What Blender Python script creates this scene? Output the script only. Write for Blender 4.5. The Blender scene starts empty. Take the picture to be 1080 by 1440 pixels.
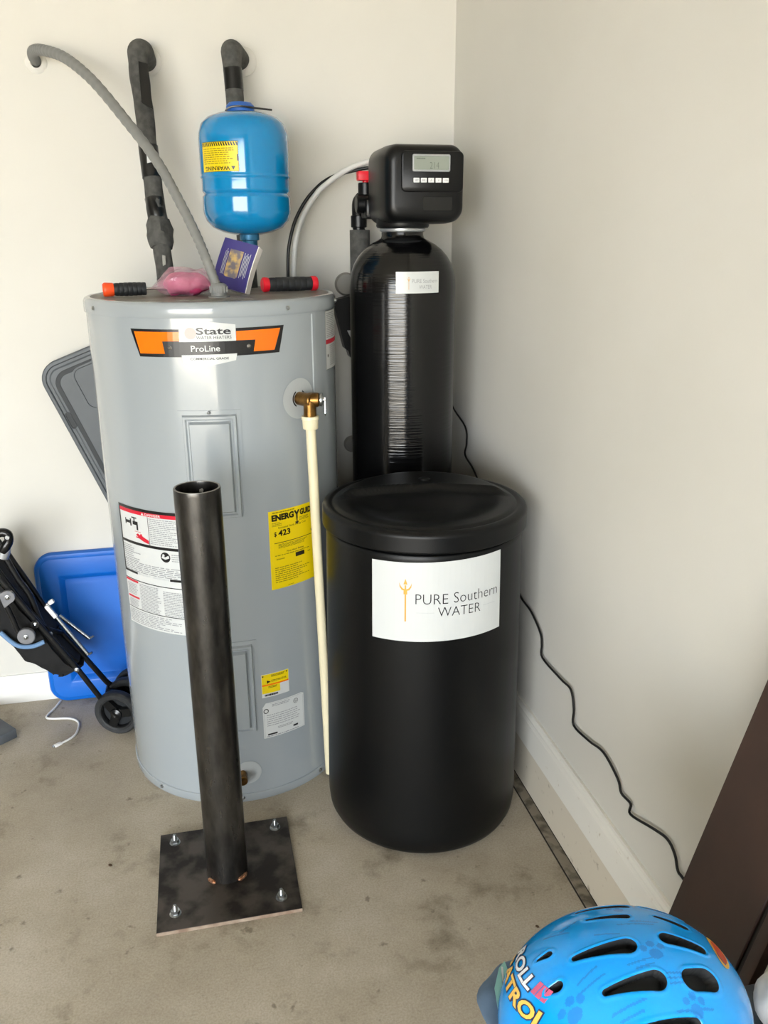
import bpy, bmesh, math, random
from mathutils import Vector, Matrix, noise
random.seed(7)
S = bpy.context.scene
COL = S.collection
R = math.radians
# ------------------------------------------------------------------ camera, world, light, exposure
cd = bpy.data.cameras.new('camera'); cam = bpy.data.objects.new('camera', cd); COL.objects.link(cam)
cam.location = (-0.76476, -2.48401, 1.38469)
cam.rotation_mode = 'XYZ'
cam.matrix_world = (Matrix.Translation(cam.location) @ Matrix.Rotation(R(-12.5824), 4, 'Z')
                    @ Matrix.Rotation(R(71.5082), 4, 'X') @ Matrix.Rotation(R(-0.2984), 4, 'Z'))
cd.sensor_fit = 'VERTICAL'; cd.sensor_height = 36.0; cd.lens = 29.1427; cd.clip_start = 0.02
S.camera = cam
W = bpy.data.worlds.new('sky'); S.world = W; W.use_nodes = True
bg = W.node_tree.nodes['Background']; bg.inputs[0].default_value = (0.92, 0.965, 1.0, 1); bg.inputs[1].default_value = 12.0
# daylight enters through the open garage door: a portal that only steers sampling of the sky
DX0, DX1, DY, DH = -4.85, -0.92, -5.2, 2.2
pl = bpy.data.lights.new('door_portal', 'AREA'); pl.shape = 'RECTANGLE'; pl.size = DX1-DX0; pl.size_y = DH
pl.cycles.is_portal = True
po = bpy.data.objects.new('door_portal', pl); COL.objects.link(po)
po.location = ((DX0+DX1)/2, DY+0.02, DH/2); po.rotation_euler = (R(90), 0, 0)
sl_ = bpy.data.lights.new('sun', 'SUN'); sl_.energy = 70.0; sl_.angle = R(.6); sl_.color = (1.0, .97, .93)
so_ = bpy.data.objects.new('sun', sl_); COL.objects.link(so_)
so_.rotation_euler = Vector((.75, .55, .95)).to_track_quat('Z', 'Y').to_euler(); so_.location = (6, 4, 8)
S.view_settings.view_transform = 'Standard'; S.view_settings.look = 'None'
S.view_settings.exposure = 0.36; S.view_settings.gamma = 1.0; S.view_settings.use_curve_mapping = False

# ------------------------------------------------------------------ materials
def lin(c):
    if isinstance(c, str):
        c = [int(c[i:i+2], 16)/255 for i in (0, 2, 4)]
    return tuple((x/12.92 if x <= .04045 else ((x+.055)/1.055)**2.4) for x in c)
MATS = {}
def mat(name, col, rough=.5, metal=0., spec=.5, coat=0., col2=None, nscale=20., nlo=.35, nhi=.65, detail=4.,
        bump=0., bscale=80., rvar=0., trans=0., alpha=1., stretch=(1, 1, 1), subs=0., emit=0., bdist=.002):
    if name in MATS: return MATS[name]
    m = bpy.data.materials.new(name); m.use_nodes = True; nt = m.node_tree; N = nt.nodes; L = nt.links
    b = N['Principled BSDF']
    b.inputs['Base Color'].default_value = (*lin(col), 1)
    b.inputs['Roughness'].default_value = rough; b.inputs['Metallic'].default_value = metal
    b.inputs['Specular IOR Level'].default_value = spec; b.inputs['Coat Weight'].default_value = coat
    b.inputs['Coat Roughness'].default_value = .05
    b.inputs['Transmission Weight'].default_value = trans; b.inputs['Alpha'].default_value = alpha
    if emit: b.inputs['Emission Color'].default_value = (*lin(col), 1); b.inputs['Emission Strength'].default_value = emit
    tc = N.new('ShaderNodeTexCoord'); mp = N.new('ShaderNodeMapping'); mp.inputs['Scale'].default_value = stretch
    L.new(tc.outputs['Object'], mp.inputs[0])
    nz = N.new('ShaderNodeTexNoise'); nz.inputs['Scale'].default_value = nscale; nz.inputs['Detail'].default_value = detail
    L.new(mp.outputs[0], nz.inputs['Vector'])
    if col2 is not None:
        rp = N.new('ShaderNodeValToRGB'); rp.color_ramp.elements[0].position = nlo; rp.color_ramp.elements[1].position = nhi
        rp.color_ramp.elements[0].color = (*lin(col), 1); rp.color_ramp.elements[1].color = (*lin(col2), 1)
        L.new(nz.outputs['Fac'], rp.inputs[0]); L.new(rp.outputs[0], b.inputs['Base Color'])
    if rvar:
        mr = N.new('ShaderNodeMapRange'); mr.inputs[1].default_value = .3; mr.inputs[2].default_value = .7
        mr.inputs[3].default_value = rough-rvar; mr.inputs[4].default_value = rough+rvar
        L.new(nz.outputs['Fac'], mr.inputs[0]); L.new(mr.outputs[0], b.inputs['Roughness'])
    if bump:
        n2 = N.new('ShaderNodeTexNoise'); n2.inputs['Scale'].default_value = bscale; n2.inputs['Detail'].default_value = 3
        L.new(mp.outputs[0], n2.inputs['Vector'])
        bp = N.new('ShaderNodeBump'); bp.inputs['Strength'].default_value = bump; bp.inputs['Distance'].default_value = bdist
        L.new(n2.outputs['Fac'], bp.inputs['Height']); L.new(bp.outputs[0], b.inputs['Normal'])
    MATS[name] = m
    return m

def concrete_mat():
    m = bpy.data.materials.new('concrete_floor'); m.use_nodes = True; nt = m.node_tree; N = nt.nodes; L = nt.links
    b = N['Principled BSDF']; tc = N.new('ShaderNodeTexCoord')
    def noise_(sc, de, ro=.55):
        n = N.new('ShaderNodeTexNoise'); n.inputs['Scale'].default_value = sc; n.inputs['Detail'].default_value = de
        n.inputs['Roughness'].default_value = ro; L.new(tc.outputs['Object'], n.inputs['Vector']); return n
    def ramp(src, stops):
        r = N.new('ShaderNodeValToRGB'); e = r.color_ramp.elements
        e[0].position, e[0].color = stops[0][0], (*lin(stops[0][1]), 1)
        e[1].position, e[1].color = stops[-1][0], (*lin(stops[-1][1]), 1)
        for p, c in stops[1:-1]:
            k = e.new(p); k.color = (*lin(c), 1)
        L.new(src, r.inputs[0]); return r
    def mix(a, bb, f, mode='MULTIPLY'):
        x = N.new('ShaderNodeMix'); x.data_type = 'RGBA'; x.blend_type = mode
        if isinstance(f, float): x.inputs[0].default_value = f
        else: L.new(f, x.inputs[0])
        L.new(a, x.inputs[6]); L.new(bb, x.inputs[7]); return x.outputs[2]
    base = ramp(noise_(2.2, 10, .66).outputs['Fac'], [(.3, 'a89f90'), (.5, 'b9b1a2'), (.68, 'c8c1b4')])
    blot = ramp(noise_(7, 8, .62).outputs['Fac'], [(.30, 'b5b1aa'), (.45, 'f4f2ee'), (.7, 'ffffff')])
    fine = ramp(noise_(230, 4, .7).outputs['Fac'], [(.35, 'd2cdc6'), (.6, 'ffffff')])
    spots = ramp(noise_(30, 3, .5).outputs['Fac'], [(.26, '6f675c'), (.33, 'ffffff')])
    c = mix(base.outputs[0], blot.outputs[0], .95); c = mix(c, fine.outputs[0], .6); c = mix(c, spots.outputs[0], .55)
    L.new(c, b.inputs['Base Color']); b.inputs['Roughness'].default_value = .62; b.inputs['Specular IOR Level'].default_value = .35
    bp = N.new('ShaderNodeBump'); bp.inputs['Strength'].default_value = .12; bp.inputs['Distance'].default_value = .003
    L.new(noise_(160, 5, .65).outputs['Fac'], bp.inputs['Height']); L.new(bp.outputs[0], b.inputs['Normal'])
    return m

def wound_mat():
    m = bpy.data.materials.new('wound_fibreglass'); m.use_nodes = True; nt = m.node_tree; N = nt.nodes; L = nt.links
    b = N['Principled BSDF']; b.inputs['Base Color'].default_value = (.0028, .0028, .003, 1)
    b.inputs['Roughness'].default_value = .15; b.inputs['Specular IOR Level'].default_value = .55
    tc = N.new('ShaderNodeTexCoord'); mp = N.new('ShaderNodeMapping'); mp.inputs['Scale'].default_value = (6, 6, 210)
    L.new(tc.outputs['Object'], mp.inputs[0])
    n = N.new('ShaderNodeTexNoise'); n.inputs['Scale'].default_value = 1.0; n.inputs['Detail'].default_value = 3
    L.new(mp.outputs[0], n.inputs['Vector'])
    bp = N.new('ShaderNodeBump'); bp.inputs['Strength'].default_value = .55; bp.inputs['Distance'].default_value = .0016
    L.new(n.outputs['Fac'], bp.inputs['Height']); L.new(bp.outputs[0], b.inputs['Normal'])
    return m

M_WALL = mat('wall_paint', 'dad8d1', .85, spec=.3, col2='d4d2ca', nscale=1.6, bump=.12, bscale=260, bdist=.001)
M_WALLD = mat('darkened_wall', '6f6a62', .9, col2='544f49', nscale=2.2)  # unseen walls, darkened to cut bounce light and deepen contrast
M_CEIL = mat('ceiling_paint', 'c9c7c1', .9, spec=.2)
M_TRIM = mat('trim_paint', 'e9e8e4', .4, bump=.03, bscale=40)
M_TRIMD = mat('trim_paint_dusty', 'ebe9e1', .5, col2='b3a48c', nscale=46, nlo=.66, nhi=.8)
M_TRIMC = mat('curb_paint_dusty', 'd8d0bf', .55, col2='8f826c', nscale=38, nlo=.64, nhi=.78)
M_JOINT = mat('joint_filler', '8b8375', .9, col2='5f584c', nscale=34, nlo=.45, nhi=.62)
M_GAP = mat('joint_gap', '2f2a24', .95)
M_CONC = concrete_mat()
M_HEAT = mat('grey_enamel', '989fa3', .24, spec=.5, coat=.55, bump=.02, bscale=3, bdist=.02)
M_HTOP = mat('grey_enamel_dusty', '8a8781', .5, col2='6b6258', nscale=14)
M_WOUND = wound_mat()
M_BLK = mat('black_plastic', '0a0b0c', .34, spec=.35, bump=.05, bscale=300)
M_BLKG = mat('black_gloss_plastic', '0c0d0e', .25)
M_BRINE = mat('black_polyethylene', '060708', .38, spec=.28, bump=.05, bscale=240)
M_FOAM = mat('black_foam', '575754', .9, col2='434341', nscale=60, bump=.3, bscale=200)
M_TAPE = mat('black_tape', '111111', .28)
M_STEEL = mat('mill_steel', '5a5855', .33, metal=.9, col2='3d3b39', nscale=16, stretch=(2.5, 2.5, .8), nlo=.35, nhi=.65, rvar=.08, bump=.05, bscale=60)
M_STEELR = mat('cut_steel', '8d8880', .45, metal=.9)
M_PLATE = mat('mill_plate', '57504a', .46, metal=.6, col2='2c2825', nscale=16, nlo=.42, nhi=.60, rvar=.12, bump=.15, bscale=90)
M_RUST = mat('cut_rust_edge', '86705f', .75, metal=.2, col2='b0a18f', nscale=30)
M_ZINC = mat('zinc', 'b9bcbd', .3, metal=1., col2='8e9192', nscale=120)
M_WELD = mat('copper_weld', '8a5636', .4, metal=.8, col2='c9a184', nscale=150)
M_BRASS = mat('brass', '946e3c', .34, metal=1., col2='6b4e2a', nscale=60)
M_CHROME = mat('chrome', 'd5d6d6', .18, metal=1.)
M_CPVC = mat('cream_cpvc', 'e9dfbd', .4)
M_COND = mat('grey_conduit', '7c7d7b', .45, bump=.1, bscale=300)
M_BLUE = mat('blue_enamel', '067fb9', .14, coat=.5)
M_BLUEC = mat('blue_cap', '1f5fb4', .45)
M_LIDB = mat('blue_tote_plastic', '0068cc', .40, col2='005fc0', nscale=5, bump=.05, bscale=200)
M_LIDG = mat('grey_tote_plastic', '575c60', .5, col2='4e5357', nscale=8)
M_LIDGD = mat('grey_tote_shade', '2c3033', .6)  # darker lid grey, standing in for shade in groove and slot
M_WHITE = mat('white_label', 'cdd0cf', .35)
M_INK = mat('black_ink', '121316', .3)
M_INKG = mat('grey_ink', '8d9093', .5)
M_INKL = mat('light_grey_ink', 'b9bdc0', .5)
M_RED = mat('red_ink', 'c8102e', .4)
M_ORNG = mat('orange_ink', 'ee7410', .14)
M_YEL = mat('yellow_label', 'ecd00a', .4)
M_GOLD = mat('gold_ink', 'd9a441', .45)
M_NAVY = mat('navy_cover', '34306e', .35, col2='3d3580', nscale=10)
M_PAGE = mat('page_edges', 'e9e6e2', .8)
M_PHOTO = mat('cover_picture', 'c7a96b', .4, col2='6f6a72', nscale=60, nlo=.4, nhi=.6)
M_PINK = mat('pink_bag_contents', 'cc5a84', .45, col2='b03560', nscale=30)
M_FILM = mat('pink_clear_film', 'e9b4c6', .10, alpha=.30, spec=.7)
M_REDP = mat('red_grip', 'e3152b', .4)
M_ORGP = mat('orange_grip', 'f4511e', .45)
M_RUBB = mat('black_rubber', '1c1d1e', .6, col2='26282a', nscale=90)
M_LCD = mat('lcd_screen', '8f968c', .2)
M_SILV = mat('silver_bezel', 'b5b8ba', .35, metal=.6)
M_BTN = mat('button_white', 'e9eaea', .4)
M_FAB = mat('black_fabric', '09090a', .85, col2='131314', nscale=25, bump=.4, bscale=120)
M_TUBE = mat('black_tube_paint', '121213', .28)
M_GREYP = mat('grey_plastic', '77787c', .5)
M_BLUEF = mat('blue_grey_fabric', '6d8fb6', .8)
M_ALU = mat('aluminium', 'c3c7ca', .25, metal=1.)
M_CABLE = mat('white_cable', 'e6e6e4', .45)
M_SLAB = mat('dark_grey_slab', '484d53', .6, col2='5c6166', nscale=12)
M_BROWN = mat('brown_board', '3a2419', .5, col2='2b1a12', nscale=6, bump=.05, bscale=60)
M_BROWND = mat('brown_board_groove', '140d09', .6)
M_HELM = mat('helmet_blue', '0098f0', .16, coat=.2)
M_HELMD = mat('helmet_print_blue', '067cd2', .16, coat=.2)
M_VENT = mat('vent_black', '16191c', .8)
M_HPURP = mat('helmet_trim_purple', '2f3a98', .4)
M_LETW = mat('letter_white', 'e6ecf2', .3)
M_LETY = mat('letter_yellow', 'f0c35a', .3)
M_LETN = mat('letter_outline_navy', '27345c', .35)
M_LETP = mat('letter_pink', 'c75a7d', .35)
M_PLWHITE = mat('white_tube', 'd5d6d3', .35)
M_TEAL = mat('teal_card', '7fb3ac', .5)
M_DBLUE = mat('dusty_blue_cloth', '5f7690', .8, col2='4c6178', nscale=14, bump=.4, bscale=60)
M_PAPERW = mat('white_paper_bag', 'd5d2cc', .7, bump=.3, bscale=18, bdist=.01)
M_TOTED = mat('charcoal_tote', '2b3036', .5, col2='383d42', nscale=20)

# ------------------------------------------------------------------ mesh building
class MB:
    def __init__(s): s.v = []; s.f = []; s.m = []
    def add(s, vs, fs, m=0):
        o = len(s.v); s.v += [Vector(p) for p in vs]
        for f in fs: s.f.append([i+o for i in f]); s.m.append(m)
        return s
    def merge(s, other, M=None):
        vs = other.v if M is None else [M @ p for p in other.v]
        o = len(s.v); s.v += [p.copy() for p in vs]
        for f, m in zip(other.f, other.m): s.f.append([i+o for i in f]); s.m.append(m)
        return s
    def xf(s, M): s.v = [M @ p for p in s.v]; return s
    def box(s, lo, hi, m=0):
        x0, y0, z0 = lo; x1, y1, z1 = hi
        return s.add([(x0,y0,z0),(x1,y0,z0),(x1,y1,z0),(x0,y1,z0),(x0,y0,z1),(x1,y0,z1),(x1,y1,z1),(x0,y1,z1)],
                     [(0,3,2,1),(4,5,6,7),(0,1,5,4),(1,2,6,5),(2,3,7,6),(3,0,4,7)], m)
    def bbox(s, lo, hi, bev=.005, seg=2, m=0):
        t = MB().box(lo, hi); bm = t.bm()
        bmesh.ops.bevel(bm, geom=bm.edges[:], offset=bev, segments=seg, affect='EDGES', profile=.5)
        return s.frombm(bm, m)
    def bm(s):
        bm = bmesh.new(); vs = [bm.verts.new(p) for p in s.v]
        for f in s.f:
            try: bm.faces.new([vs[i] for i in f])
            except ValueError: pass
        bm.normal_update(); return bm
    def frombm(s, bm, m=0):
        bm.verts.index_update(); o = len(s.v); s.v += [v.co.copy() for v in bm.verts]
        for f in bm.faces: s.f.append([v.index+o for v in f.verts]); s.m.append(m)
        bm.free(); return s
    def lathe(s, prof, c=(0, 0), n=64, m=0, M=None):
        # prof: (radius, z); a point with radius 0 closes to a pole
        vs = []; rings = []
        for r, z in prof:
            if r <= 1e-6:
                rings.append([len(vs)]); vs.append(Vector((c[0], c[1], z)))
            else:
                rings.append(list(range(len(vs), len(vs)+n)))
                vs += [Vector((c[0]+r*math.cos(2*math.pi*i/n), c[1]+r*math.sin(2*math.pi*i/n), z)) for i in range(n)]
        fs = []
        for a, b in zip(rings, rings[1:]):
            if len(a) == 1 and len(b) == 1: continue
            for i in range(n):
                j = (i+1) % n
                if len(a) == 1: fs.append((a[0], b[i], b[j]))
                elif len(b) == 1: fs.append((a[i], a[j], b[0]))
                else: fs.append((a[i], a[j], b[j], b[i]))
        if M is not None: vs = [M @ p for p in vs]
        return s.add(vs, fs, m)
    def tube(s, pts, r, n=12, m=0, smooth=0, caps=True):
        pts = [Vector(p) for p in pts]
        rs = list(r) if isinstance(r, (list, tuple)) else [r]*len(pts)
        if smooth: pts, rs = catmull(pts, rs, smooth)
        vs = []; up = None; k = len(pts)
        for i, p in enumerate(pts):
            t = (pts[min(i+1, k-1)]-pts[max(i-1, 0)])
            if t.length < 1e-9: t = Vector((0, 0, 1))
            t.normalize()
            if up is None:
                up = t.orthogonal().normalized()
            up = (up-t*up.dot(t))
            up = up.normalized() if up.length > 1e-6 else t.orthogonal().normalized()
            w = t.cross(up)
            for j in range(n):
                a = 2*math.pi*j/n; vs.append(p+(up*math.cos(a)+w*math.sin(a))*rs[i])
        fs = [(i*n+j, i*n+(j+1) % n, (i+1)*n+(j+1) % n, (i+1)*n+j) for i in range(k-1) for j in range(n)]
        if caps: fs += [tuple(range(n-1, -1, -1)), tuple(range((k-1)*n, k*n))]
        return s.add(vs, fs, m)
    def cyl(s, a, b, r, n=24, m=0, r2=None, bev=0.):
        a = Vector(a); b = Vector(b); L_ = (b-a).length; r2 = r if r2 is None else r2
        z = (b-a).normalized(); x = z.orthogonal().normalized(); y = z.cross(x)
        M = Matrix((x, y, z)).transposed().to_4x4(); M.translation = a
        prof = [(0, 0), (r-bev, 0)] + ([(r, bev), (r2, L_-bev)] if bev else [(r2, L_)]) + ([(r2-bev, L_)] if bev else []) + [(0, L_)]
        return s.lathe(prof, n=n, m=m, M=M)
    def prism(s, poly, M, t, m=0):
        # polygon in local xy, thickness t along local z
        n = len(poly); vs = [M @ Vector((x, y, 0)) for x, y in poly]+[M @ Vector((x, y, t)) for x, y in poly]
        fs = [tuple(range(n-1, -1, -1)), tuple(range(n, 2*n))]+[(i, (i+1) % n, n+(i+1) % n, n+i) for i in range(n)]
        return s.add(vs, fs, m)
    def rings(s, rings, m=0, cap0=True, cap1=True):
        n = len(rings[0]); vs = [p for r in rings for p in r]; k = len(rings)
        fs = [(i*n+j, i*n+(j+1) % n, (i+1)*n+(j+1) % n, (i+1)*n+j) for i in range(k-1) for j in range(n)]
        if cap0: fs.append(tuple(range(n-1, -1, -1)))
        if cap1: fs.append(tuple(range((k-1)*n, k*n)))
        return s.add(vs, fs, m)
    def build(s, name, mats, parent=None, smooth=True, angle=40, recalc=True):
        if not isinstance(mats, (list, tuple)): mats = [mats]
        o0 = ORG.get(parent.name, Vector()) if parent else Vector()
        me = bpy.data.meshes.new(name)
        me.from_pydata([tuple(p-o0) for p in s.v], [], s.f)
        for m in mats: me.materials.append(m)
        me.polygons.foreach_set('material_index', s.m)
        if recalc:
            bm = bmesh.new(); bm.from_mesh(me); bmesh.ops.recalc_face_normals(bm, faces=bm.faces[:]); bm.to_mesh(me); bm.free()
        if smooth:
            me.shade_smooth(); me.set_sharp_from_angle(angle=R(angle))
        me.update()
        o = bpy.data.objects.new(name, me); COL.objects.link(o)
        if parent: o.parent = parent; ORG[o.name] = o0
        return o
ORG = {}
def catmull(pts, rs, k):
    P = []; Q = []; n = len(pts)
    for i in range(n-1):
        p0 = pts[max(i-1, 0)]; p1 = pts[i]; p2 = pts[i+1]; p3 = pts[min(i+2, n-1)]
        for j in range(k):
            t = j/k
            P.append(.5*((2*p1)+(p2-p0)*t+(2*p0-5*p1+4*p2-p3)*t*t+(3*p1-p0-3*p2+p3)*t**3)); Q.append(rs[i]*(1-t)+rs[i+1]*t)
    P.append(pts[-1]); Q.append(rs[-1]); return P, Q
def thing(name, label, cat, loc, group=None):
    o = bpy.data.objects.new(name, None); COL.objects.link(o); o.location = loc; o.empty_display_size = .05
    o['label'] = label; o['category'] = cat
    if group: o['group'] = group
    ORG[o.name] = Vector(loc); return o
def tag(o, label, cat, group=None):
    o['label'] = label; o['category'] = cat
    if group: o['group'] = group
    return o
def settle(o):
    # put a one-mesh thing's origin at its base
    me = o.data; xs = [v.co for v in me.vertices]
    c = Vector(((min(p.x for p in xs)+max(p.x for p in xs))/2, (min(p.y for p in xs)+max(p.y for p in xs))/2, min(p.z for p in xs)))
    me.transform(Matrix.Translation(-c)); o.location = c; ORG[o.name] = c; return o
def struct(o): o['kind'] = 'structure'; return o
def frame(o, x, y, z=None):
    x = Vector(x).normalized(); y = Vector(y); y = (y-x*y.dot(x)).normalized(); z = x.cross(y)
    M = Matrix((x, y, z)).transposed().to_4x4(); M.translation = Vector(o); return M

# ---- flat print wrapped round a cylinder (or left flat on a plane)
def bm_polys(polys):
    bm = bmesh.new()
    for p in polys:
        try: bm.faces.new([bm.verts.new((u, v, 0)) for u, v in p])
        except ValueError: pass
    bmesh.ops.triangulate(bm, faces=bm.faces[:]); return bm
TXT = {}
def text_bm(s, box, offset=0., flip=False, shear=0., sp=1.0):
    u0, u1, v0, v1 = box
    key = (s, offset, shear, sp)
    if key not in TXT:
        c = bpy.data.curves.new('t', 'FONT'); c.body = s; c.size = 1; c.offset = offset; c.shear = shear
        c.resolution_u = 3; c.space_character = sp
        o = bpy.data.objects.new('t', c); COL.objects.link(o)
        bpy.context.view_layer.update()
        me = bpy.data.meshes.new_from_object(o.evaluated_get(bpy.context.evaluated_depsgraph_get()))
        TXT[key] = ([v.co.copy() for v in me.vertices], [tuple(p.vertices) for p in me.polygons])
        bpy.data.objects.remove(o); bpy.data.curves.remove(c); bpy.data.meshes.remove(me)
    vs, fs = TXT[key]
    a0 = min(p.x for p in vs); a1 = max(p.x for p in vs); b0 = min(p.y for p in vs); b1 = max(p.y for p in vs)
    bm = bmesh.new(); V = []
    for p in vs:
        x = (p.x-a0)/(a1-a0); y = (p.y-b0)/(b1-b0)
        if flip: x, y = 1-x, 1-y
        V.append(bm.verts.new((u0+(u1-u0)*x, v0+(v1-v0)*y, 0)))
    for f in fs:
        try: bm.faces.new([V[i] for i in f])
        except ValueError: pass
    return bm
def wrap(mb, bm, c, rad, a0=-90, off=.001, step=.015, m=0):
    us = [v.co.x for v in bm.verts]
    if not us: return
    k = math.ceil((min(us)+1e-6)/step)
    while k*step < max(us)-1e-6:
        bmesh.ops.bisect_plane(bm, geom=bm.verts[:]+bm.edges[:]+bm.faces[:], plane_co=(k*step, 0, 0), plane_no=(1, 0, 0)); k += 1
    for v in bm.verts:
        a = R(a0)+v.co.x/rad; r = rad+off
        v.co = Vector((c[0]+r*math.cos(a), c[1]+r*math.sin(a), v.co.y))
    mb.frombm(bm, m)
def flat(mb, bm, M, off=.0006, m=0):
    for v in bm.verts: v.co = M @ Vector((v.co.x, v.co.y, off))
    mb.frombm(bm, m)
def rect(u0, u1, v0, v1): return [(u0, v0), (u1, v0), (u1, v1), (u0, v1)]
def disc(u, v, r, n=24, ry=None): return [(u+r*math.cos(2*math.pi*i/n), v+(ry or r)*math.sin(2*math.pi*i/n)) for i in range(n)]
def words(u0, u1, v0, v1, rows, seed=1, fill=.5, ragged=.25):
    rnd = random.Random(seed); out = []; dv = (v1-v0)/rows; w = (u1-u0)
    for i in range(rows):
        v = v1-(i+.8)*dv; u = u0; end = u1-(rnd.random()*ragged*w)
        while u < end-.002:
            L_ = min(rnd.uniform(.025, .1)*w*1.3, end-u); out.append(rect(u, u+L_, v, v+dv*fill)); u += L_+w*.018
    return out

# ------------------------------------------------------------------ the garage
struct(MB().box((-6.0, DY-.2, -.1), (.12, .12, 0)).build('floor', M_CONC, smooth=False))
struct(MB().box((-6.0, 0, 0), (.12, .12, 2.75)).build('wall_back', M_WALL, smooth=False))
struct(MB().box((0, DY-.2, 0), (.12, 0, 2.75)).build('wall_right', M_WALL, smooth=False))
struct(MB().box((-6.12, DY-.2, 0), (-6.0, .12, 2.75)).build('wall_left', M_WALLD, smooth=False))
struct(MB().box((-6.12, DY-.2, 2.75), (.12, .12, 2.85)).build('ceiling', M_CEIL, smooth=False))
wf = MB().box((-6.0, DY-.2, 0), (DX0, DY, 2.75)).box((DX1, DY-.2, 0), (0, DY, 2.75)).box((DX0, DY-.2, DH), (DX1, DY, 2.75))
struct(wf.build('wall_front', M_WALLD, smooth=False))
struct(MB().box((-14, -26, -.12), (10, DY-.2, -.02)).build('driveway', M_CONC, smooth=False))
# moulded skirting on the back wall
def skirting(prof, axis, a, b):
    # prof: (distance off wall, z)
    vs = []
    for t in (a, b):
        for d, z in prof: vs.append((t, -d, z) if axis == 'x' else (-d, t, z))
    n = len(prof); fs = [(i, (i+1) % n, n+(i+1) % n, n+i) for i in range(n)]+[tuple(range(n)), tuple(range(2*n-1, n-1, -1))]
    return MB().add(vs, fs)
pb = [(0, 0), (.014, 0), (.014, .062), (.0125, .066), (.0125, .068), (.011, .072), (.011, .078), (.007, .084), (.006, .092), (0, .092)]
struct(skirting(pb, 'x', -6.0, 0).build('baseboard_back', M_TRIM, smooth=False))
pr_ = [(0, .132), (.012, .132), (.0125, .205), (.0115, .2085), (.0115, .2105), (.0105, .214), (.0105, .219), (.007, .225), (.006, .233), (0, .233)]
struct(skirting(pr_, 'y', DY, -.014).build('baseboard_right', M_TRIMD, smooth=False))
pc = [(0, .001), (.0055, .001), (.0055, .126), (.004, .131), (0, .131)]
struct(skirting(pc, 'y', DY, -.014).build('trim_1', M_TRIMC, smooth=False))
struct(MB().box((-.03, DY, 0), (-.007, -.014, .003)).build('trim_2', M_JOINT, smooth=False))
struct(MB().box((-.0335, DY, 0), (-.030, -.014, .0008)).build('trim_3', M_GAP, smooth=False))
struct(MB().box((-.007, DY, 0), (-.0055, -.014, .0045)).build('trim_4', M_GAP, smooth=False))

# ------------------------------------------------------------------ water heater
HC = (-.7166, -.3597); HR = .295
heater = thing('water_heater', 'tall grey cylindrical electric water heater with orange badge, back corner', 'water heater', (HC[0], HC[1], 0))
MB().lathe([(0, .012), (HR-.004, .012), (HR, .02), (HR, .026), (HR, 1.214), (HR, 1.222), (HR-.006, 1.226), (0, 1.226)], HC, 128).build('jacket', M_HEAT, heater)
MB().lathe([(HR-.02, 0), (HR+.0025, 0), (HR+.003, .001), (HR+.003, .021), (HR+.0015, .0225), (HR-.003, .0225)], HC, 128).build('base_ring', M_HEAT, heater)
MB().lathe([(HR-.004, 1.2195), (HR+.0035, 1.2195), (HR+.004, 1.2205), (HR+.004, 1.243), (HR+.001, 1.249), (HR-.005, 1.2520), (HR-.010, 1.2522), (HR-.012, 1.2512), (HR-.03, 1.2505)], HC, 128).build('top_ring', M_HEAT, heater)
MB().lathe([(HR-.012, 1.245), (HR-.0125, 1.2514), (0, 1.2516)], HC, 96).build('top_cover', M_HTOP, heater)
def on_heater(a, z, off=0.):
    a = R(a); return Vector((HC[0]+(HR+off)*math.cos(a), HC[1]+(HR+off)*math.sin(a), z))
def radial(a): a = R(a); return Vector((math.cos(a), math.sin(a), 0))
def screw(parent, p, n, r=.0045, name='screw', m=M_ZINC):
    n = Vector(n).normalized(); z = n; x = z.orthogonal().normalized(); y = z.cross(x)
    M = Matrix((x, y, z)).transposed().to_4x4(); M.translation = p
    return MB().lathe([(0, -.003), (r*1.35, -.003), (r*1.35, .0008), (r, .0012), (r*.9, .003), (r*.5, .0042), (0, .0045)], n=14, M=M).build(name, m, parent)
for a in (-152, -58.8, -12): screw(heater, on_heater(a, 1.2335, .004), radial(a), .004)
for a in (-137.8, -49.1, -93): screw(heater, on_heater(a, .0125, .003), radial(a), .004)
def access_panel(a0, a1, z0, z1):
    nu, nv = 40, 60; vs = []; u0, u1 = R(a0)*HR, R(a1)*HR
    def hgt(d):
        pts = [(0, -.004), (.0008, .0016), (.0105, .0016), (.0135, .0090), (.0185, .0090), (.0215, .0055), (.0245, .0055), (.029, .0150), (.2, .0160)]
        for (d0, h0), (d1, h1) in zip(pts, pts[1:]):
            if d <= d1: return h0+(h1-h0)*(d-d0)/(d1-d0)
        return .0160
    ks = [0, .0008, .0055, .0105, .0135, .016, .0185, .0215, .0245, .029]
    U = [u0+k for k in ks]+[u0+.029+(u1-u0-.058)*i/12 for i in range(1, 12)]+[u1-k for k in reversed(ks)]
    V = [z0+k for k in ks]+[z0+.029+(z1-z0-.058)*i/6 for i in range(1, 6)]+[z1-k for k in reversed(ks)]
    for v in V:
        for u in U:
            d = min(u-u0, u1-u, v-z0, z1-v); r = HR+hgt(max(d, 0)); a = u/HR
            vs.append((HC[0]+r*math.cos(a), HC[1]+r*math.sin(a), v))
    n = len(U); fs = [(j*n+i, j*n+i+1, (j+1)*n+i+1, (j+1)*n+i) for j in range(len(V)-1) for i in range(n-1)]
    p = MB().add(vs, fs).build('access_panel', M_HEAT, heater, angle=30)
    screw(p, on_heater((a0+a1)/2, z1-.0045, .002), radial((a0+a1)/2), .0035)
    return p
access_panel(-109.6, -82.6, .762, 1.0225)
access_panel(-109.4, -82.0, .1935, .457)
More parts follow.
